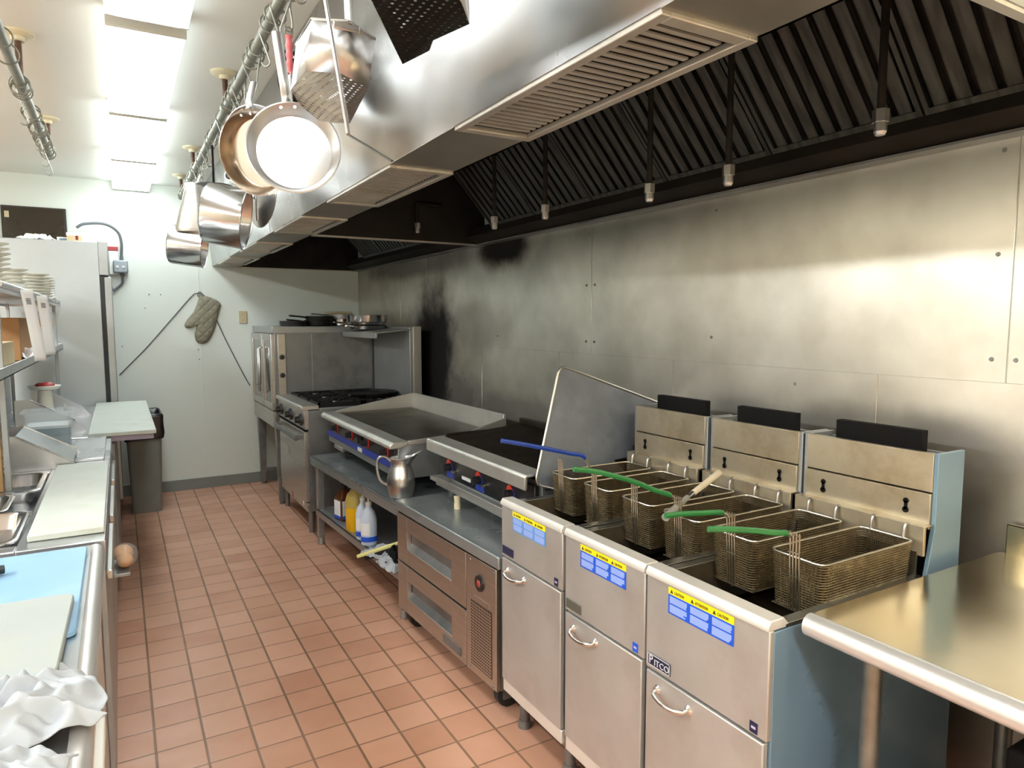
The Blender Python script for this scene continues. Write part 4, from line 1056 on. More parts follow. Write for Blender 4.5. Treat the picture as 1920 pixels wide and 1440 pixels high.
# ------------------------------------------------------------------ things on the far wall
t = T('oven_mitt', 'grey quilted oven mitt hanging by its cuff on the far white wall', 'mitt', (.66, 6.77, 1.33))
def mitt_outline():
    pts = [(-.02, .41), (.045, .40), (.15, .345), (.135, .26), (.09, .10), (.04, .0), (-.01, -.03), (-.06, -.01), (-.075, .06), (-.055, .12), (-.06, .155), (-.09, .135), (-.13, .115), (-.155, .14), (-.13, .19), (-.075, .26), (-.045, .33)]
    return [V((p[0], p[1])) for p in pts]
def mitt_mesh():
    P = [V((p.x, p.y, 0)) for p in smooth_path([(q.x, q.y, 0) for q in mitt_outline()]+[(-.02, .41, 0)], 3)[:-1]]
    n = len(P); c = V((0, .17, 0)); mb = MB()
    loops = []
    for k, d in ((1, 0), (.97, .016), (.86, .028), (.55, .036), (.2, .038)):
        loops.append([V((c.x*0+.0+(p.x)*k+(1-k)*(-.0), c.y+(p.y-c.y)*k, d)) for p in P])
    F = Matrix.Translation((.668, 6.795, 1.36)) @ Matrix(((1, 0, 0, 0), (0, 0, -1, 0), (0, 1, 0, 0), (0, 0, 0, 1)))
    vs = [p for l in loops for p in l]; fs = []
    for j in range(len(loops)-1): fs += [(j*n+i, j*n+(i+1) % n, (j+1)*n+(i+1) % n, (j+1)*n+i) for i in range(n)]
    fs.append(tuple((len(loops)-1)*n+i for i in range(n))); fs.append(tuple(range(n)))
    return mb.add(vs, fs, F)
part(mitt_mesh(), 'mitt_body', 'mitt', t, ang=60)
part(MB().tube([V((.65+.02*math.cos(q*PI/5), 6.785, 1.775+.025*math.sin(q*PI/5))) for q in range(10)], .004, 6, True), 'hanging_loop', 'mitt', t)
one(MB().tube(smooth_path([(-.012, 6.793, 1.075), (.2, 6.793, 1.30), (.45, 6.793, 1.60), (.58, 6.79, 1.755), (.63, 6.785, 1.785), (.70, 6.785, 1.74), (.85, 6.79, 1.37), (1.0, 6.793, 1.03), (1.05, 6.793, .93)], 8), .0045, 6), 'hanging_cable', 'cordgrey', 'thin grey cord draped in an inverted V over the nail on the far wall', 'cord')
one(MB().cyl((.645, 6.775, 1.772), (.645, 6.80, 1.772), .004, n=8), 'wall_nail', 'steel_dark', 'small nail holding the mitt and cord on the far wall', 'nail')
t = T('junction_box', 'grey electrical junction box with two dials beside the refrigerator top', 'box', (.04, 6.74, 1.95))
part(MB().box(-.015, .095, 6.70, 6.80, 1.945, 2.05), 'box_body', 'boxgrey', t, bev=.01)
for x in (.015, .06): part(MB().cyl((x, 6.70, 1.995), (x, 6.69, 1.995), .011, n=14), 'screw_cover', 'silver', t)
part(MB().cyl((.05, 6.76, 2.05), (.05, 6.76, 2.09), .016, .013, 12).cyl((.05, 6.76, 1.945), (.05, 6.76, 1.915), .018, .014, 12), 'cable_gland', 'cordgrey', t)
one(MB().tube(smooth_path([(.05, 6.76, 2.09), (.055, 6.75, 2.20), (.03, 6.74, 2.29), (-.06, 6.72, 2.345), (-.20, 6.70, 2.335), (-.26, 6.69, 2.30)], 8), .011, 8), 'power_cable', 'cordgrey', 'thick grey cable arching from the junction box to the refrigerator top', 'cable')
one(MB().tube(smooth_path([(.05, 6.76, 1.915), (.045, 6.77, 1.86), (.0, 6.77, 1.815), (-.03, 6.76, 1.80), (-.04, 6.75, 1.84)], 8), .010, 8), 'drop_cable', 'cordgrey', 'short grey cable looping below the junction box', 'cable')
t = T('wall_outlet', 'beige blank outlet plate on the far wall left of the oven', 'outlet', (1.0, 6.79, 1.52))
part(MB().box(.975, 1.045, 6.79, 6.80, 1.515, 1.63), 'cover_plate', 'beige', t, bev=.003)
part(MB().cyl((1.01, 6.79, 1.60), (1.01, 6.788, 1.60), .004, n=8).cyl((1.01, 6.79, 1.545), (1.01, 6.788, 1.545), .004, n=8), 'plate_screw', 'steel_dark', t)
for x, z in ((.245, 1.77), (.335, 1.77), (.21, 1.65), (.02, 1.32), (.62, 1.28), (.625, 1.19)):
    one(MB().cyl((x, 6.794, z), (x, 6.80, z), .006, n=8), 'wall_screw', 'steel_dark', 'small screw head in the far white wall', 'screw', 'screw heads in the far wall')

# ------------------------------------------------------------------ upright refrigerator
t = T('reach_in_refrigerator', 'tall stainless upright refrigerator at the far left', 'refrigerator', (-.5, 6.4, 0))
part(MB().box(-.98, -.105, 6.0, 6.74, .12, 2.125), 'cabinet', 'fridge', t, bev=.004)
part(MB().box(-.105, -.045, 5.995, 6.745, 1.88, 2.128), 'top_grille', 'steel_mid', t, bev=.004)
part(MB().box(-.105, -.078, 6.0, 6.735, .16, 1.872), 'door_gasket', 'rubber', t)
dd = part(MB().box(-.078, -.03, 6.003, 6.735, .16, 1.868), 'door', 'steel_mid', t, bev=.004)
for xx in (-.93, -.16):
    for yy in (6.06, 6.68): part(MB().cyl((xx, yy, 0), (xx, yy, .12), .022, n=12), 'leg', 'steel_dark', t)
t = T('wall_panel', 'dark glossy framed panel leaning on the wall above the refrigerator', 'panel', (-.54, 6.78, 2.19))
part(MB().box(-.765, -.33, 6.772, 6.796, 2.185, 2.455), 'panel_frame', 'frame_dk', t, bev=.004)
part(MB().box(-.75, -.35, 6.768, 6.772, 2.197, 2.443), 'panel_face', 'screen', t)
part(MB().box(-.742, -.712, 6.766, 6.768, 2.36, 2.41), 'sticker', 'beige', t)
FT = 2.125
crumple('plastic_bundle', 'clear plastic wrapped bundle on top of the refrigerator', 'bagwhite', V((-.50, 6.25, FT+.003)), .24, .2, .075, 2.2, .2, 'bundle')
def carton(x0, x1, y0, y1, z0, h, mt, label, mark=None, name='carton', cat='box', top=None):
    t = T(name, label, cat, ((x0+x1)/2, (y0+y1)/2, z0))
    part(MB().box(x0, x1, y0, y1, z0, z0+h), 'carton_body', mt, t, bev=.003)
    if top: part(MB().box(x0-.002, x1+.002, y0-.002, y1+.002, z0+h-.02, z0+h+.002), 'carton_lid', top, t, bev=.002)
    if mark: part(MB().box(*mark[:2], y0-.0012, y0, *mark[2:4]), 'carton_print', mark[4], t)
    return t
carton(-.365, -.29, 6.12, 6.25, FT, .035, 'paper', 'flat white box with a blue-grey printed front, on the refrigerator', (-.35, -.295, FT+.008, FT+.026, 'greyblue'))
carton(-.30, -.21, 6.05, 6.22, FT, .062, 'card_pale', 'tan box with a dark red mark on the refrigerator top', (-.245, -.228, FT+.012, FT+.046, 'maroon'), top='paper')
carton(-.21, -.145, 6.06, 6.24, FT, .075, 'paper', 'plain white box standing right of the tan one on the refrigerator')
carton(-.20, -.055, 6.45, 6.65, FT+.003, .06, 'paper', 'low white printed box at the back corner of the refrigerator top', (-.135, -.09, FT+.035, FT+.045, 'lilac'))
t = T('red_capped_bottle', 'white container with a red band between refrigerator and junction box', 'bottle', (-.0, 6.72, 2.05))
part(MB().box(-.045, .025, 6.75, 6.798, 1.93, 2.13), 'holder_body', 'white', t, bev=.006)
part(MB().box(-.047, .027, 6.748, 6.799, 2.13, 2.165), 'holder_band', 'red', t, bev=.004)

# ------------------------------------------------------------------ bin
t = T('trash_can', 'grey slim trash can with a black liner by the far wall', 'bin', (.11, 6.35, 0))
def rl(x0, x1, y0, y1, z, r=.03): return [V((p.x, p.y, z)) for p in rr(x0, x1, y0, y1, r, 0, 4)]
part(loft_open(MB(), [rl(.03, .24, 6.13, 6.55, 0), rl(.007, .263, 6.10, 6.60, .70), rl(-.001, .271, 6.09, 6.61, .70), rl(-.001, .271, 6.09, 6.61, .735), rl(.013, .257, 6.11, 6.59, .735), rl(.035, .235, 6.14, 6.54, .02)], True), 'bin_body', 'trash', t)
def liner():
    lo = []; n = len(rl(0, 1, 0, 1, 0))
    for k, (d, z, j) in enumerate(((.004, .60, .01), (.010, .64, .02), (.012, .70, .02), (.014, .77, .02), (.012, .80, .025), (-.02, .775, .02), (-.035, .62, .01))):
        l = rl(-.001-d, .271+d, 6.09-d, 6.61+d, z)
        lo.append([p+V((noise.noise(p*14+V((k, 0, 0)))*j, noise.noise(p*14+V((0, k, 5)))*j, noise.noise(p*11+V((3, 1, k)))*j*1.6)) for p in l])
    return loft_open(MB(), lo)
part(liner(), 'liner_bag', 'bag', t, sub=1, ang=180)

# ------------------------------------------------------------------ near left work table
t = T('worktable', 'stainless worktable with a rolled edge in the left foreground', 'table', (-.4, 1.2, 0))
part(MB().box(-.98, -.088, .35, 2.262, .885, .898).box(-.98, -.10, 2.245, 2.262, .85, .885), 'tabletop', 'left_steel', t, bev=.002)
part(MB().cyl((-.089, .35, .875), (-.089, 2.262, .875), .0245, n=24), 'rolled_edge', 'roll', t)
for y in (.5, 2.15):
    for x in (-.15, -.9): part(MB().cyl((x, y, 0), (x, y, .885), .02, n=14), 'leg', 'galv', t)
part(MB().box(-.95, -.13, .45, 2.2, .25, .265), 'undershelf', 'steel_mid', t, bev=.003)
br = part(MB().box(-.115, -.055, 1.405, 1.425, .79, .815).box(-.072, -.055, .95, 1.425, .79, .815).box(-.115, -.055, .95, .97, .79, .815), 'towel_bar', 'white', t, bev=.003)
def board(x0, x1, y0, y1, z, th, mt, label, rz=0, r=.02):
    mb = MB(); c = V(((x0+x1)/2, (y0+y1)/2, 0)); F = Matrix.Translation(c) @ Matrix.Rotation(rz, 4, 'Z') @ Matrix.Translation(-c)
    loft_open(mb, [rr(x0, x1, y0, y1, r, z), rr(x0, x1, y0, y1, r, z+th)], True, F)
    n = 24; mb.f.append(tuple(range(n, 2*n)))
    return one(mb, 'cutting_board', mt, label, 'board', bev=.003)
board(-.66, -.104, 1.60, 2.21, .899, .013, 'board_blue', 'light blue cutting board near the left edge, under the white one', .0)
board(-.60, -.118, 1.385, 1.79, .913, .018, 'board_grey', 'scuffed white cutting board overlapping the blue one in the left foreground', -.02, .025)
t = T('chef_knife', 'black-handled knife lying on the blue cutting board at the left edge', 'knife', (-.4, 2.05, .914))
part(MB().tube(smooth_path([(-.275, 2.055, .926), (-.31, 2.045, .928), (-.38, 2.02, .927), (-.40, 2.01, .926)], 4), .011, 10, flat=1.2), 'handle', 'black', t)
part(MB().prism([(-.40, 2.025), (-.40, 1.99), (-.62, 1.93), (-.60, 1.955)], 'z', .925, .927), 'blade', 'shiny', t)
crumple('towel', 'crumpled white towel, farther of two at the lower left corner', 'cloth', V((-.235, 1.275, .9)), .34, .26, .085, 1.3, .25, nu=56, fr=7)
crumple('towel', 'crumpled white towel with a folded corner, nearest at the lower left', 'cloth', V((-.25, 1.085, .9)), .32, .22, .075, 6.7, -.35, nu=56, fr=7)

# ------------------------------------------------------------------ sandwich prep table
t = T('prep_table', 'refrigerated prep table with inset pans and a long white board, left side', 'table', (-.4, 3.3, 0))
part(MB().box(-.98, -.085, 2.285, 4.33, .12, .86), 'cabinet', 'left_steel', t, bev=.004)
for a, b in ((2.31, 2.97), (2.99, 3.65), (3.67, 4.31)):
    d = part(MB().box(-.085, -.068, a, b, .15, .80), 'door', 'steel_mid', t, bev=.003)
    part(MB().box(-.068, -.05, a+.05, b-.05, .755, .785), 'door_handle', 'steel', d, bev=.004)
mb = MB().box(-.28, -.062, 2.285, 4.33, .86, .902).box(-.98, -.28, 2.285, 2.345, .86, .902).box(-.98, -.28, 3.44, 4.33, .86, .902).box(-.98, -.9, 2.345, 3.44, .86, .902)
part(mb, 'top_rail', 'left_steel', t, bev=.003)
part(MB().box(-.9, -.28, 2.345, 3.44, .60, .62), 'well_floor', 'steel_dark', t)
for xx in (-.92, -.14):
    for yy in (2.35, 4.27): part(MB().cyl((xx, yy, 0), (xx, yy, .12), .025, n=12), 'leg', 'steel_dark', t)
one(MB().box(-.258, -.066, 2.36, 3.485, .903, .922), 'cutting_board', 'board', 'long narrow white cutting board along the prep table with inset pans', 'board', bev=.003)
def hotel_pan(x0, x1, y0, y1, z, depth, label):
    t = T('food_pan', label, 'pan', ((x0+x1)/2, (y0+y1)/2, z-depth), 0, None)
    def lp_(k, zz): return [V((p.x, p.y, zz)) for p in rr(x0+k, x1-k, y0+k, y1-k, max(.012, .045-k*.3), 0, 5)]
    part(loft_open(MB(), [lp_(0, z-.004), lp_(0, z+.002), lp_(.006, z+.005), lp_(.016, z+.004), lp_(.022, z-.004), lp_(.045, z-depth+.02), lp_(.06, z-depth)]), 'pan_wall', 'shiny', t)
    mb = MB(); l = lp_(.06, z-depth); l2 = lp_(.06, z-depth-.002); mb.hull(l2, l); part(mb, 'pan_floor', 'steel_mid', t)
hotel_pan(-.84, -.283, 3.05, 3.43, .906, .15, 'inset steel food pan, farthest of the three along the white board')
hotel_pan(-.80, -.352, 2.76, 3.035, .906, .15, 'inset steel food pan, middle of the three, brown inside')
hotel_pan(-.84, -.283, 2.355, 2.745, .906, .15, 'inset steel food pan, nearest of the three along the white board')
# raised folding lids behind the pans
tt = t
def side_tri(y): return MB().prism([(-.52, .903), (-.175, .903), (-.20, .93), (-.40, 1.055), (-.52, 1.055)], 'y', y, y+.004)
part(MB().prism([(-.40, 1.055), (-.20, .93), (-.20, .926), (-.40, 1.051)], 'y', 3.50, 3.834), 'raised_lid', 'steel_mid', tt)
rl_ = tt.children[-1]
part(side_tri(3.50), 'side_plate', 'left_steel', rl_)
part(side_tri(3.83), 'side_plate', 'left_steel', rl_)
part(MB().prism([(-.52, .903), (-.52, 1.055), (-.516, 1.055), (-.516, .903)], 'y', 3.5, 3.83), 'back_plate', 'left_steel', rl_)
for yy in (3.50, 3.834): part(MB().tube([(-.40, yy, 1.056), (-.20, yy, .931)], .004, 6), 'lid_edge', 'shiny', rl_)
fl_ = part(MB().box(-.225, -.085, 3.62, 4.28, .902, .915), 'flat_lid', 'left_steel', tt, bev=.003)
part(MB().tube([(-.22, 3.64, .92), (-.205, 3.86, .928)], .005, 6), 'lid_handle', 'shiny', fl_)
t = T('square_container', 'clear square tub half full of grey-blue water on the prep counter', 'container', (-.32, 4.03, .904))
c = (-.32, 4.05)
def cl(h, z): return [V((c[0]+p.x, c[1]+p.y, z)) for p in rr(-h, h, -h, h, .02, 0, 4)]
part(loft_open(MB(), [cl(.086, .905), cl(.097, 1.09), cl(.112, 1.092), cl(.112, 1.10), cl(.094, 1.10), cl(.083, .908)], False), 'tub', 'clear', t)
mb = MB(); mb.hull(cl(.082, .908), cl(.090, 1.02)); part(mb, 'water', 'greyblue', t)
mb = MB(); mb.hull(cl(.0895, 1.02), cl(.090, 1.032)); part(mb, 'suds', 'foam', t)
t = T('small_dish', 'white dish holding red garnish on a stem bowl behind the water tub', 'dish', (-.40, 4.9, 1.1))
part(MB().lathe([(.001, 1.13), (.07, 1.135), (.085, 1.155), (.082, 1.157), (.001, 1.14)], Matrix.Translation((-.40, 4.9, 0)), 24).cyl((-.40, 4.9, .93), (-.40, 4.9, 1.13), .045, .035, 16), 'dish_body', 'china', t)
part(MB().sphere((-.385, 4.88, 1.16), .04, 12, (1, 1, .5)).sphere((-.42, 4.92, 1.158), .03, 12, (1, 1, .5)), 'garnish', 'red', t)
for i in range(4):
    F = Matrix.Translation((-.49, 3.35, .905+i*.022))
    one(MB().lathe([(.001, 0), (.04, 0), (.045, .004), (.078, .045), (.081, .045), (.047, .007), (.001, .004)], F, 28), 'soup_bowl', 'china', 'cream bowl in the nested stack on the counter at the left edge', 'bowl', 'nested cream bowls on the counter')

# far prep table with the overhanging board
t = T('prep_table', 'far prep table whose white board overhangs the aisle by the refrigerator', 'table', (-.4, 5.1, 0))
part(MB().box(-.98, -.05, 4.36, 5.97, .12, .86), 'cabinet', 'steel_dark', t, bev=.004)
part(MB().box(-.98, -.07, 4.36, 5.97, .86, .905), 'top_rail', 'left_steel', t, bev=.003)
for yy in (4.36, 5.90): part(MB().box(-.07, .145, yy, yy+.04, .872, .905), 'board_bracket', 'lilac', t, bev=.003)
part(MB().prism([(-.52, .905), (-.19, .905), (-.24, .97), (-.45, 1.10), (-.52, 1.10)], 'y', 4.62, 4.626), 'side_plate', 'left_steel', t)
part(MB().prism([(-.52, .905), (-.19, .905), (-.24, .97), (-.45, 1.10), (-.52, 1.10)], 'y', 5.4, 5.406), 'side_plate', 'left_steel', t)
part(MB().tube([(-.45, 4.62, 1.10), (-.24, 4.62, .97)], .004, 6), 'plate_edge', 'shiny', t)
for yy in (4.45, 5.88):
    part(MB().cyl((-.9, yy, 0), (-.9, yy, .12), .025, n=12).cyl((-.15, yy, 0), (-.15, yy, .12), .025, n=12), 'foot', 'steel_dark', t)
one(MB().box(-.172, .158, 4.32, 5.955, .906, .928), 'cutting_board', 'board', 'long white cutting board overhanging the aisle in front of the trash can', 'board', bev=.003)
t = T('bread_bag', 'clear bag of tan bread jutting from under the left counter', 'bag', (-.03, 3.1, .6))
crb = MB().sphere((-.028, 3.13, .60), .05, 18, (.75, 1.3, .6)).sphere((-.022, 3.04, .595), .04, 18, (.75, 1.1, .6))
part(crb, 'bread', 'bread', t)
part(MB().sphere((-.022, 3.09, .603), .058, 20, (.85, 1.7, .72)), 'film', 'film_clear', t)
part(MB().box(-.062, -.005, 2.98, 3.22, .55, .563), 'shelf_ledge', 'steel_mid', t, bev=.002)

# ------------------------------------------------------------------ overshelf
t = T('overshelf', 'two-tier stainless overshelf above the left prep counters', 'shelf', (-.5, 4.2, .905))
xa, xb, ya, yb = -.68, -.352, 2.75, 5.86
part(MB().box(xa, xb, ya, yb, 1.338, 1.345).box(xb-.006, xb, ya, yb, 1.338, 1.378).box(xa, xa+.006, ya, yb, 1.338, 1.378).box(xa, xb, yb-.006, yb, 1.338, 1.378), 'lower_shelf', 'left_steel', t, bev=.002)
part(MB().box(xa, xb, ya, yb, 1.655, 1.662).box(xb-.006, xb, ya, yb, 1.64, 1.682).box(xa, xa+.006, ya, yb, 1.64, 1.682).box(xa, xb, yb-.006, yb, 1.64, 1.682), 'upper_shelf', 'left_steel', t, bev=.002)
for y in (3.12, 5.72):
    for x in (-.385, -.645):
        mt = 'steel'
        part(MB().box(x-.010, x+.010, y-.010, y+.010, .905, 1.655), 'post', 'steel_mid', t, bev=.002)
part(MB().box(-.425, -.40, 3.11, 3.14, .905, 1.655), 'upright', 'brownpost', t, bev=.002)
part(MB().box(xa, xa+.006, ya, yb, .91, 1.336), 'back_panel', 'left_steel', t)
part(MB().cyl((xb+.004, 2.9, 1.668), (xb+.004, 5.0, 1.668), .012, n=12), 'ticket_rail', 'alu', t)

# plates on the upper shelf
def plates(x, y, r, n, z, dz, what, where, grp):
    pr = [(.001, 0), (r*.6, 0), (r*.64, .004), (r, .015), (r+.001, .018), (r*.62, .008), (.001, .004)]
    first = None
    for i in range(n):
        F = Matrix.Translation((x+random.uniform(-.003, .003), y+random.uniform(-.003, .003), z+i*dz))
        one(MB().lathe(pr, F, 26), what, 'china', where, 'plate', grp)
plates(-.47, 3.62, .085, 9, 1.682, .021, 'bowl', 'cream bowl in the tallest stack at the left end of the upper shelf', 'cream bowls in the tallest upper-shelf stack')
plates(-.445, 4.10, .075, 5, 1.70, .018, 'small_plate', 'small cream plate in the second stack on the upper shelf', 'small cream plates in the second stack')
plates(-.425, 4.68, .10, 8, 1.664, .017, 'plate', 'cream plate in the wide third stack on the upper shelf', 'cream plates in the wide third stack')
plates(-.415, 5.12, .085, 9, 1.664, .0155, 'plate', 'cream plate in the stack beside the white plastic bag', 'cream plates beside the plastic bag')
crumple('plastic_bag', 'white plastic bag at the far end of the upper shelf, beside plates', 'bagwhite', V((-.44, 5.52, 1.664)), .16, .26, .19, 4.4, .1, 'bag', nu=36)
# order slips hanging from the rail
def slip(y0, y1, z0, z1, label, lean):
    def f(u, w):
        z = z1+(z0-z1)*w
        return (xb+.018+(y1-y0)*.36*u+.035*w*lean, y0+.02*u+.10*w*lean+.008*math.sin(w*5), z)
    t = T('order_slip', label, 'paper slip', (xb+.02, y0, z1), 0, None)
    part(MB().grid(f, 3, 16), 'slip', 'paper', t, solid=.0006)
    pr = MB()
    for k in range(4): 
        w = .12+k*.022
        a, b, c_, d_ = f(.3, w), f(.7, w), f(.7, w+.012), f(.3, w+.012)
        pr.hull([V(q)+V((0, -.0014, 0)) for q in (a, b, c_, d_)], [V(q)+V((0, -.0018, 0)) for q in (a, b, c_, d_)])
    part(pr, 'print', 'cordgrey', t)
slip(3.35, 3.46, 1.375, 1.665, 'long white order slip, left of the two hanging from the shelf rail', .8)
slip(3.98, 4.10, 1.375, 1.66, 'wider white order slip, right of the two hanging from the shelf rail', .5)
for i, y in enumerate((3.62, 3.70, 3.78)):
    one(MB().box(xb+.018, xb+.021, y, y+.07, 1.60, 1.672), 'ticket', 'lilac' if i != 1 else 'paper', ('lilac ticket nearest the left slip', 'white ticket between two lilac ones', 'lilac ticket nearest the right slip')[i]+', clipped to the shelf rail', 'ticket')
# on the lower shelf
carton(-.66, -.42, 4.1, 5.0, 1.346, .21, 'card', 'brown cardboard box on the lower overshelf behind the order slips')
carton(-.53, -.43, 3.45, 3.95, 1.346, .10, 'card_pale', 'pale open carton on the lower overshelf at its left end')
t = T('deli_container', 'clear container of orange food at the far end of the lower shelf', 'container', (-.42, 5.4, 1.346))
part(MB().box(-.52, -.375, 5.2, 5.6, 1.50, 1.60), 'tub', 'clear', t, bev=.01)
part(MB().box(-.51, -.385, 5.21, 5.59, 1.505, 1.545), 'contents', 'orange', t, bev=.01)
t = T('plastic_tub', 'clear empty tub under the orange food container on the lower shelf', 'container', (-.42, 5.4, 1.346))
part(MB().box(-.53, -.37, 5.18, 5.62, 1.347, 1.498), 'tub', 'clear', t, bev=.012)
crumple('bread_roll_bag', 'clear bag of pale rolls on the lower shelf before the tubs', 'bagwhite', V((-.43, 4.85, 1.347)), .13, .3, .09, 7.7, 0, 'bag', nu=24)
crumple('paper_bundle', 'crumpled white paper bundle on the lower shelf under the slips', 'paper', V((-.42, 4.30, 1.347)), .12, .36, .08, 9.4, 0, 'paper', nu=24)
# ------------------------------------------------------------------ pans and tools hanging from the long rail
def skillet(c, nrm, r, d, mt, inner, label, hang, hl=.20, hw=.010, name='skillet', lip=.012):
    F = frame(c, nrm, (1, 0, 0))
    t = T(name, label, 'pan', c, 0, None)
    part(MB().lathe([(.001, -d-.003), (r*.80, -d-.003), (r*.86, -d+.004), (r*.985, -.006), (r, 0), (r-.004, .0015), (r*.965, -.006), (r*.845, -d+.006), (r*.80, -d+.0)], F, 44), 'pan_body', mt, t)
    part(MB().lathe([(.001, -d+.0005), (r*.80, -d+.0005)], F, 44), 'pan_floor', inner, t)
    top = F @ V((0, 0, -.01)); hang = V(hang)
    up = (hang-V(c)); up = up - V(nrm).normalized()*up.dot(V(nrm).normalized()); up.normalize()
    a = V(c)+up*(r-.006)-V(nrm).normalized()*.012
    b = a+(hang-a)*.35; 
    h = MB().tube(smooth_path([a-V(nrm).normalized()*.004, a+(hang-a)*.12-V(nrm).normalized()*.012, b, hang], 5), hw, 10, flat=1.5)
    hh = part(h, 'handle', 'alu' if mt != 'iron' else 'iron', t)
    side = V(nrm).cross(up).normalized()
    for k in (-1, 1):
        q = a+side*k*.02+V(nrm).normalized()*.010-up*.012
        part(MB().cyl(q-V(nrm).normalized()*.004, q+V(nrm).normalized()*.004, .005, n=10), 'rivet', 'alu', t)
    return t
cam = V((0, 0, 1.54))
def toward(c, k=(0, 0, 0)): return ((cam-V(c)).normalized()+V(k)).normalized()
cA = (.482, 2.15, 2.058)
skillet(cA, (-.24, -.96, .11), .138, .045, 'alu', 'panface', 'large aluminium skillet facing the aisle with a bright white inside, biggest hanging pan', (.452, 2.20, 2.40))
cB = (.475, 2.76, 2.165)
skillet(cB, toward(cB, (-.55, .25, -.05)), .155, .05, 'copper', 'shiny', 'copper-tinted skillet hanging behind the biggest bright one', (.485, 2.79, 2.43))
cC = (.53, 3.05, 2.30)
skillet(cC, toward(cC, (-.2, .1, 0)), .125, .045, 'alu', 'panface', 'pale skillet mostly hidden behind the copper-tinted one', (.50, 3.16, 2.43))
cK = (.60, 2.48, 2.365)
skillet(cK, toward(cK, (-.5, 0, 0)), .10, .03, 'iron', 'iron', 'black pan half hidden behind the pink-handled tool and wedge strainer', (.52, 2.5, 2.465), lip=0)

# pink-gripped spatula
t = T('turner', 'steel turner with a ribbed pink handle grip hanging from the rail', 'tool', (.508, 2.29, 2.17))
pr = [(.0105+.0018*math.cos(i*PI/2), 2.305+.115*i/16) for i in range(17)]
part(MB().lathe([(.001, 2.305)]+pr+[(.001, 2.42)], Matrix.Translation((.508, 2.29, .012)), 16), 'grip', 'pink', t)
part(MB().box(.505, .511, 2.278, 2.302, 2.15, 2.32), 'shank', 'shiny', t, bev=.001)
part(MB().tube([(.508+.012*math.cos(q*PI/6), 2.29, 2.446+.012*math.sin(q*PI/6)) for q in range(12)], .0025, 6, True), 'hanging_ring', 'galv', t)

# wedge strainers
def wedge(pts, up, label, bottom, side, uvp, hang, brk, name='wedge_strainer', lean=(0, 0, 0)):
    c = sum((V(p) for p in pts), V())/len(pts)
    t = T(name, label, 'strainer', c)
    lo = [V(p) for p in pts]; hi = [p+V(up) for p in lo]; n = len(lo)
    mb = MB().add(lo+hi, [(i, (i+1) % n, n+(i+1) % n, n+i) for i in range(n)])
    part(mb, 'side_wall', side, t, solid=.0016, ang=25)
    part(MB().add(lo, [tuple(range(n))]), 'perforated_base', bottom, t, smooth=False, uvfn=lambda q: (q.x+5, q.y+5))
    part(MB().tube(hi, .0035, 6, True), 'rim_wire', 'shiny', t)
    b = V(brk); hv = V(hang)
    part(MB().tube(smooth_path([b, b+(hv-b)*.3, b+(hv-b)*.7, hv], 4), .008, 8, flat=1.6), 'handle', 'steel', t)
    return t
bw = [(0.394, 1.62, 2.102), (0.458, 1.56, 2.089), (0.532, 1.6, 2.081), (0.565, 1.86, 2.068), (0.541, 1.93, 2.083), (0.507, 1.95, 2.09), (0.453, 1.92, 2.111), (0.414, 1.86, 2.132)]
def smooth_loop(p, keep, n=3): return p
tb = wedge(bw, (.012, -.02, .108), 'silver wedge-shaped strainer with pointed corner, hanging beside the skillets', 'perf', 'alu', None, (.50, 1.66, 2.53), (.475, 1.552, 2.19))
part(MB().box(.437, .497, 1.540, 1.545, 2.176, 2.192, Matrix.Rotation(0, 4, 'Z')), 'rivet_plate', 'shiny', tb, bev=.003)
pd = MB()
for i in range(6):
    for j in range(9):
        a = .15+.7*i/5; x = bw[0][0]+(bw[1][0]-bw[0][0])*a+.0015; y = bw[0][1]+(bw[1][1]-bw[0][1])*a; z = 2.12+.006*j
        dx, dy = .06/.085, -.06/.085
        pd.cyl((x-.0014, y-.0022, z), (x-.0008, y-.0016, z), .0018, n=6)
part(pd, 'perforations', 'blackmat', tb)
aw = [(0.417, 1.233, 2.115), (0.573, 1.481, 2.105), (0.597, 1.388, 2.108), (0.583, 1.336, 2.108), (0.615, 1.234, 2.11), (0.567, 1.166, 2.11), (0.443, 1.035, 2.118), (0.386, 1.122, 2.118)]
wedge(aw, (-.01, -.015, .15), 'dark perforated wedge strainer hanging nearest, cut by the top edge', 'perf_dark', 'alu', None, (.50, 1.25, 2.53), (.45, 1.30, 2.265))
t = T('long_skewer', 'long thin steel rod hanging in front of the wedge strainer', 'rod', (.42, 1.46, 1.914))
part(MB().tube([(.47, 1.688, 2.545), (.42, 1.537, 2.228), (.42, 1.392, 1.914)], .0042, 8), 'rod', 'alu', t)
part(MB().tube([(.48+.018*math.cos(q*PI/5), 1.695, 2.548+.018*math.sin(q*PI/5)) for q in range(10)], .0035, 6, True), 'eye', 'alu', t)

# far group: saucepans, flared funnel, skimmer, ladle, lids
def saucepan(c, ax, r, L, mt, label, hang):
    """c = centre of the base; ax = direction base -> opening"""
    F = frame(c, ax, (0, 0, 1)); t = T('saucepan', label, 'pan', c)
    part(MB().lathe([(.001, 0), (r*.86, 0), (r*.95, .008), (r*.985, .025), (r, L-.004), (r+.005, L), (r, L+.002), (r-.004, L-.004), (r*.965, .028), (r*.9, .012), (.001, .006)], F, 44), 'pan_body', mt, t)
    a = F @ V((r, 0, L-.03)); h = V(hang)
    part(MB().tube(smooth_path([a, a+(h-a)*.3+V(ax).normalized()*.03, a+(h-a)*.7+V(ax).normalized()*.02, h], 5), .009, 8, flat=1.6), 'handle', 'shiny', t)
saucepan((.385, 3.63, 2.06), (.93, -.30, -.16), .145, .19, 'shiny', 'bright steel saucepan hanging sideways, nearer of the two far saucepans', (.49, 3.62, 2.43))
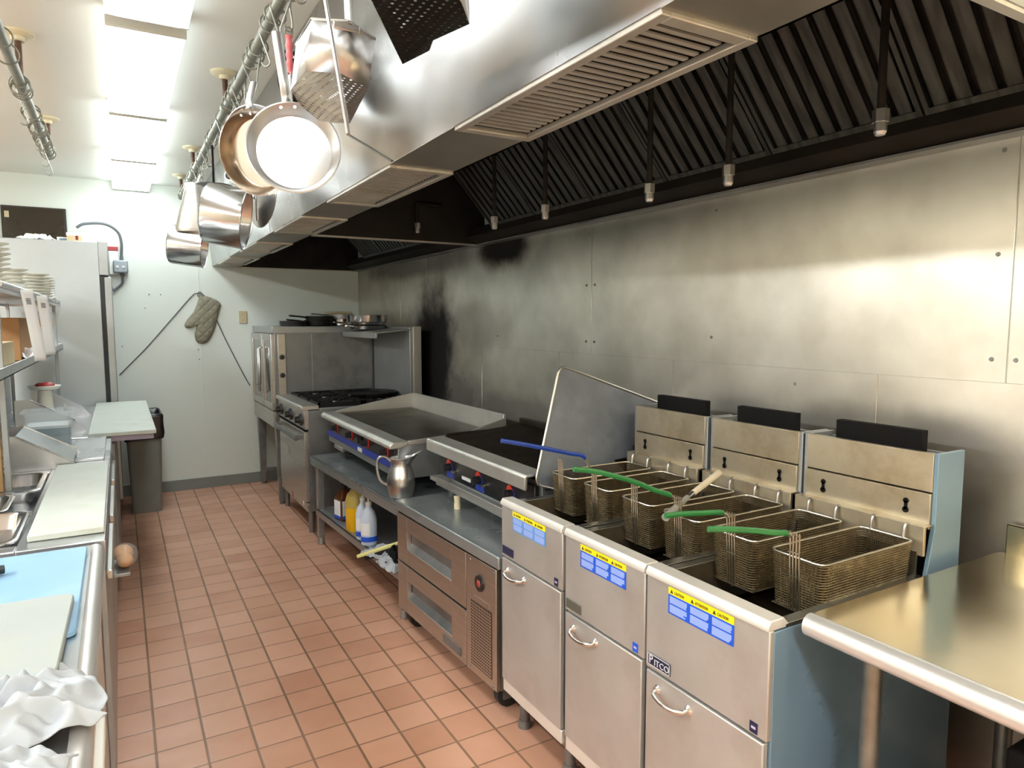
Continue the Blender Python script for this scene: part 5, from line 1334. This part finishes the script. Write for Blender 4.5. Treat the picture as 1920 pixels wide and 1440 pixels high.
saucepan((.33, 5.25, 2.065), (.93, -.25, -.12), .135, .22, 'shiny', 'bright steel saucepan hanging lowest at the far end of the rail', (.49, 5.25, 2.43))
t = T('flared_scoop', 'tall flared steel scoop hanging between the two far saucepans', 'scoop', (.455, 4.72, 2.08))
part(MB().lathe([(.055, .30), (.125, .02), (.118, .0), (.112, .01), (.05, .30)], Matrix.Translation((.455, 4.72, 2.085)) @ Matrix.Diagonal((1, .75, 1, 1)), 28), 'cone', 'steel', t)
part(MB().tube([(.455, 4.72, 2.38), (.47, 4.72, 2.40), (.485, 4.73, 2.44)], .007, 8), 'handle', 'white', t)
t = T('skimmer', 'flat round perforated skimmer seen edge-on below a dark handle', 'skimmer', (.475, 3.98, 2.245))
part(MB().lathe([(.001, -.006), (.05, -.004), (.085, .006), (.087, .008), (.05, -.001), (.001, -.003)], Matrix.Translation((.475, 3.98, 2.245)), 32), 'disc', 'steel_dark', t)
part(MB().box(.468, .478, 3.985, 4.01, 2.245, 2.46), 'handle', 'blackmat', t, bev=.002)
t = T('ladle', 'long white-handled ladle hanging beside the near saucepan', 'ladle', (.475, 3.36, 2.18))
part(MB().tube([(.475, 3.45, 2.40), (.475, 3.36, 2.22)], .006, 8), 'handle', 'white', t)
part(MB().lathe([(.001, -.045), (.02, -.042), (.04, -.025), (.05, 0), (.047, 0), (.036, -.024), (.001, -.041)], frame((.485, 3.33, 2.20), (-.5, -.6, .6)), 24), 'bowl', 'shiny', t)
def lid(c, r, nrm, label):
    F = frame(c, nrm); t = T('pot_cover', label, 'lid', c)
    part(MB().lathe([(.001, .018), (r*.5, .014), (r*.93, .004), (r, 0), (r, -.003), (r*.93, .001), (r*.5, .010), (.001, .014)], F, 40), 'lid_disc', 'alu', t)
    part(MB().tube([F @ V(q) for q in ((-.03, 0, .016), (-.03, 0, .035), (.03, 0, .035), (.03, 0, .016))], .005, 8), 'lid_handle', 'shiny', t)
lid((.66, 3.66, 2.16), .155, (-1, -.25, .1), 'large round pot lid hanging flat against the hood front, behind the ladle')
lid((.665, 4.35, 2.10), .12, (-1, -.3, .1), 'smaller round pot lid hanging against the hood between the far saucepans')
t = T('lid_hanger', 'thin vertical steel strip holding the pot lids against the hood', 'bracket', (.625, 3.62, 2.04))
part(MB().box(.618, .626, 3.60, 3.63, 2.035, 2.36), 'strip', 'alu', t, bev=.001)
for z in (2.30, 2.17): part(MB().cyl((.612, 3.615, z), (.62, 3.615, z), .006, n=10), 'screw', 'shiny', t)

# ------------------------------------------------------------------ light, camera, film
w = bpy.data.worlds.new('World'); SC.world = w; w.use_nodes = True
w.node_tree.nodes['Background'].inputs[0].default_value = (.75, .80, .85, 1)
w.node_tree.nodes['Background'].inputs[1].default_value = .15

cam_d = bpy.data.cameras.new('Camera'); cam_o = bpy.data.objects.new('Camera', cam_d); C.objects.link(cam_o)
R3 = ((0.8669613307473305, -0.4983739271309539, -0.0012164476513530213), (-0.04734504085142945, -0.07993020979902861, -0.9956754534828404), (0.49612145498415433, 0.863269708907682, -0.09289193499358149))
Mx = Matrix(((R3[0][0], -R3[1][0], -R3[2][0], 0), (R3[0][1], -R3[1][1], -R3[2][1], 0), (R3[0][2], -R3[1][2], -R3[2][2], 1.54), (0, 0, 0, 1)))
cam_o.matrix_world = Mx
cam_d.sensor_fit = 'HORIZONTAL'; cam_d.sensor_width = 36; cam_d.lens = 1279/1920*36; cam_d.clip_start = .02
SC.camera = cam_o
SC.view_settings.view_transform = 'Standard'; SC.view_settings.look = 'None'; SC.view_settings.gamma = 1
SC.view_settings.exposure = 0.75
SC.view_settings.use_curve_mapping = False
SC.cycles.max_bounces = 8; SC.cycles.diffuse_bounces = 4; SC.cycles.glossy_bounces = 5; SC.cycles.transparent_max_bounces = 16
SC.cycles.sample_clamp_indirect = 8.0
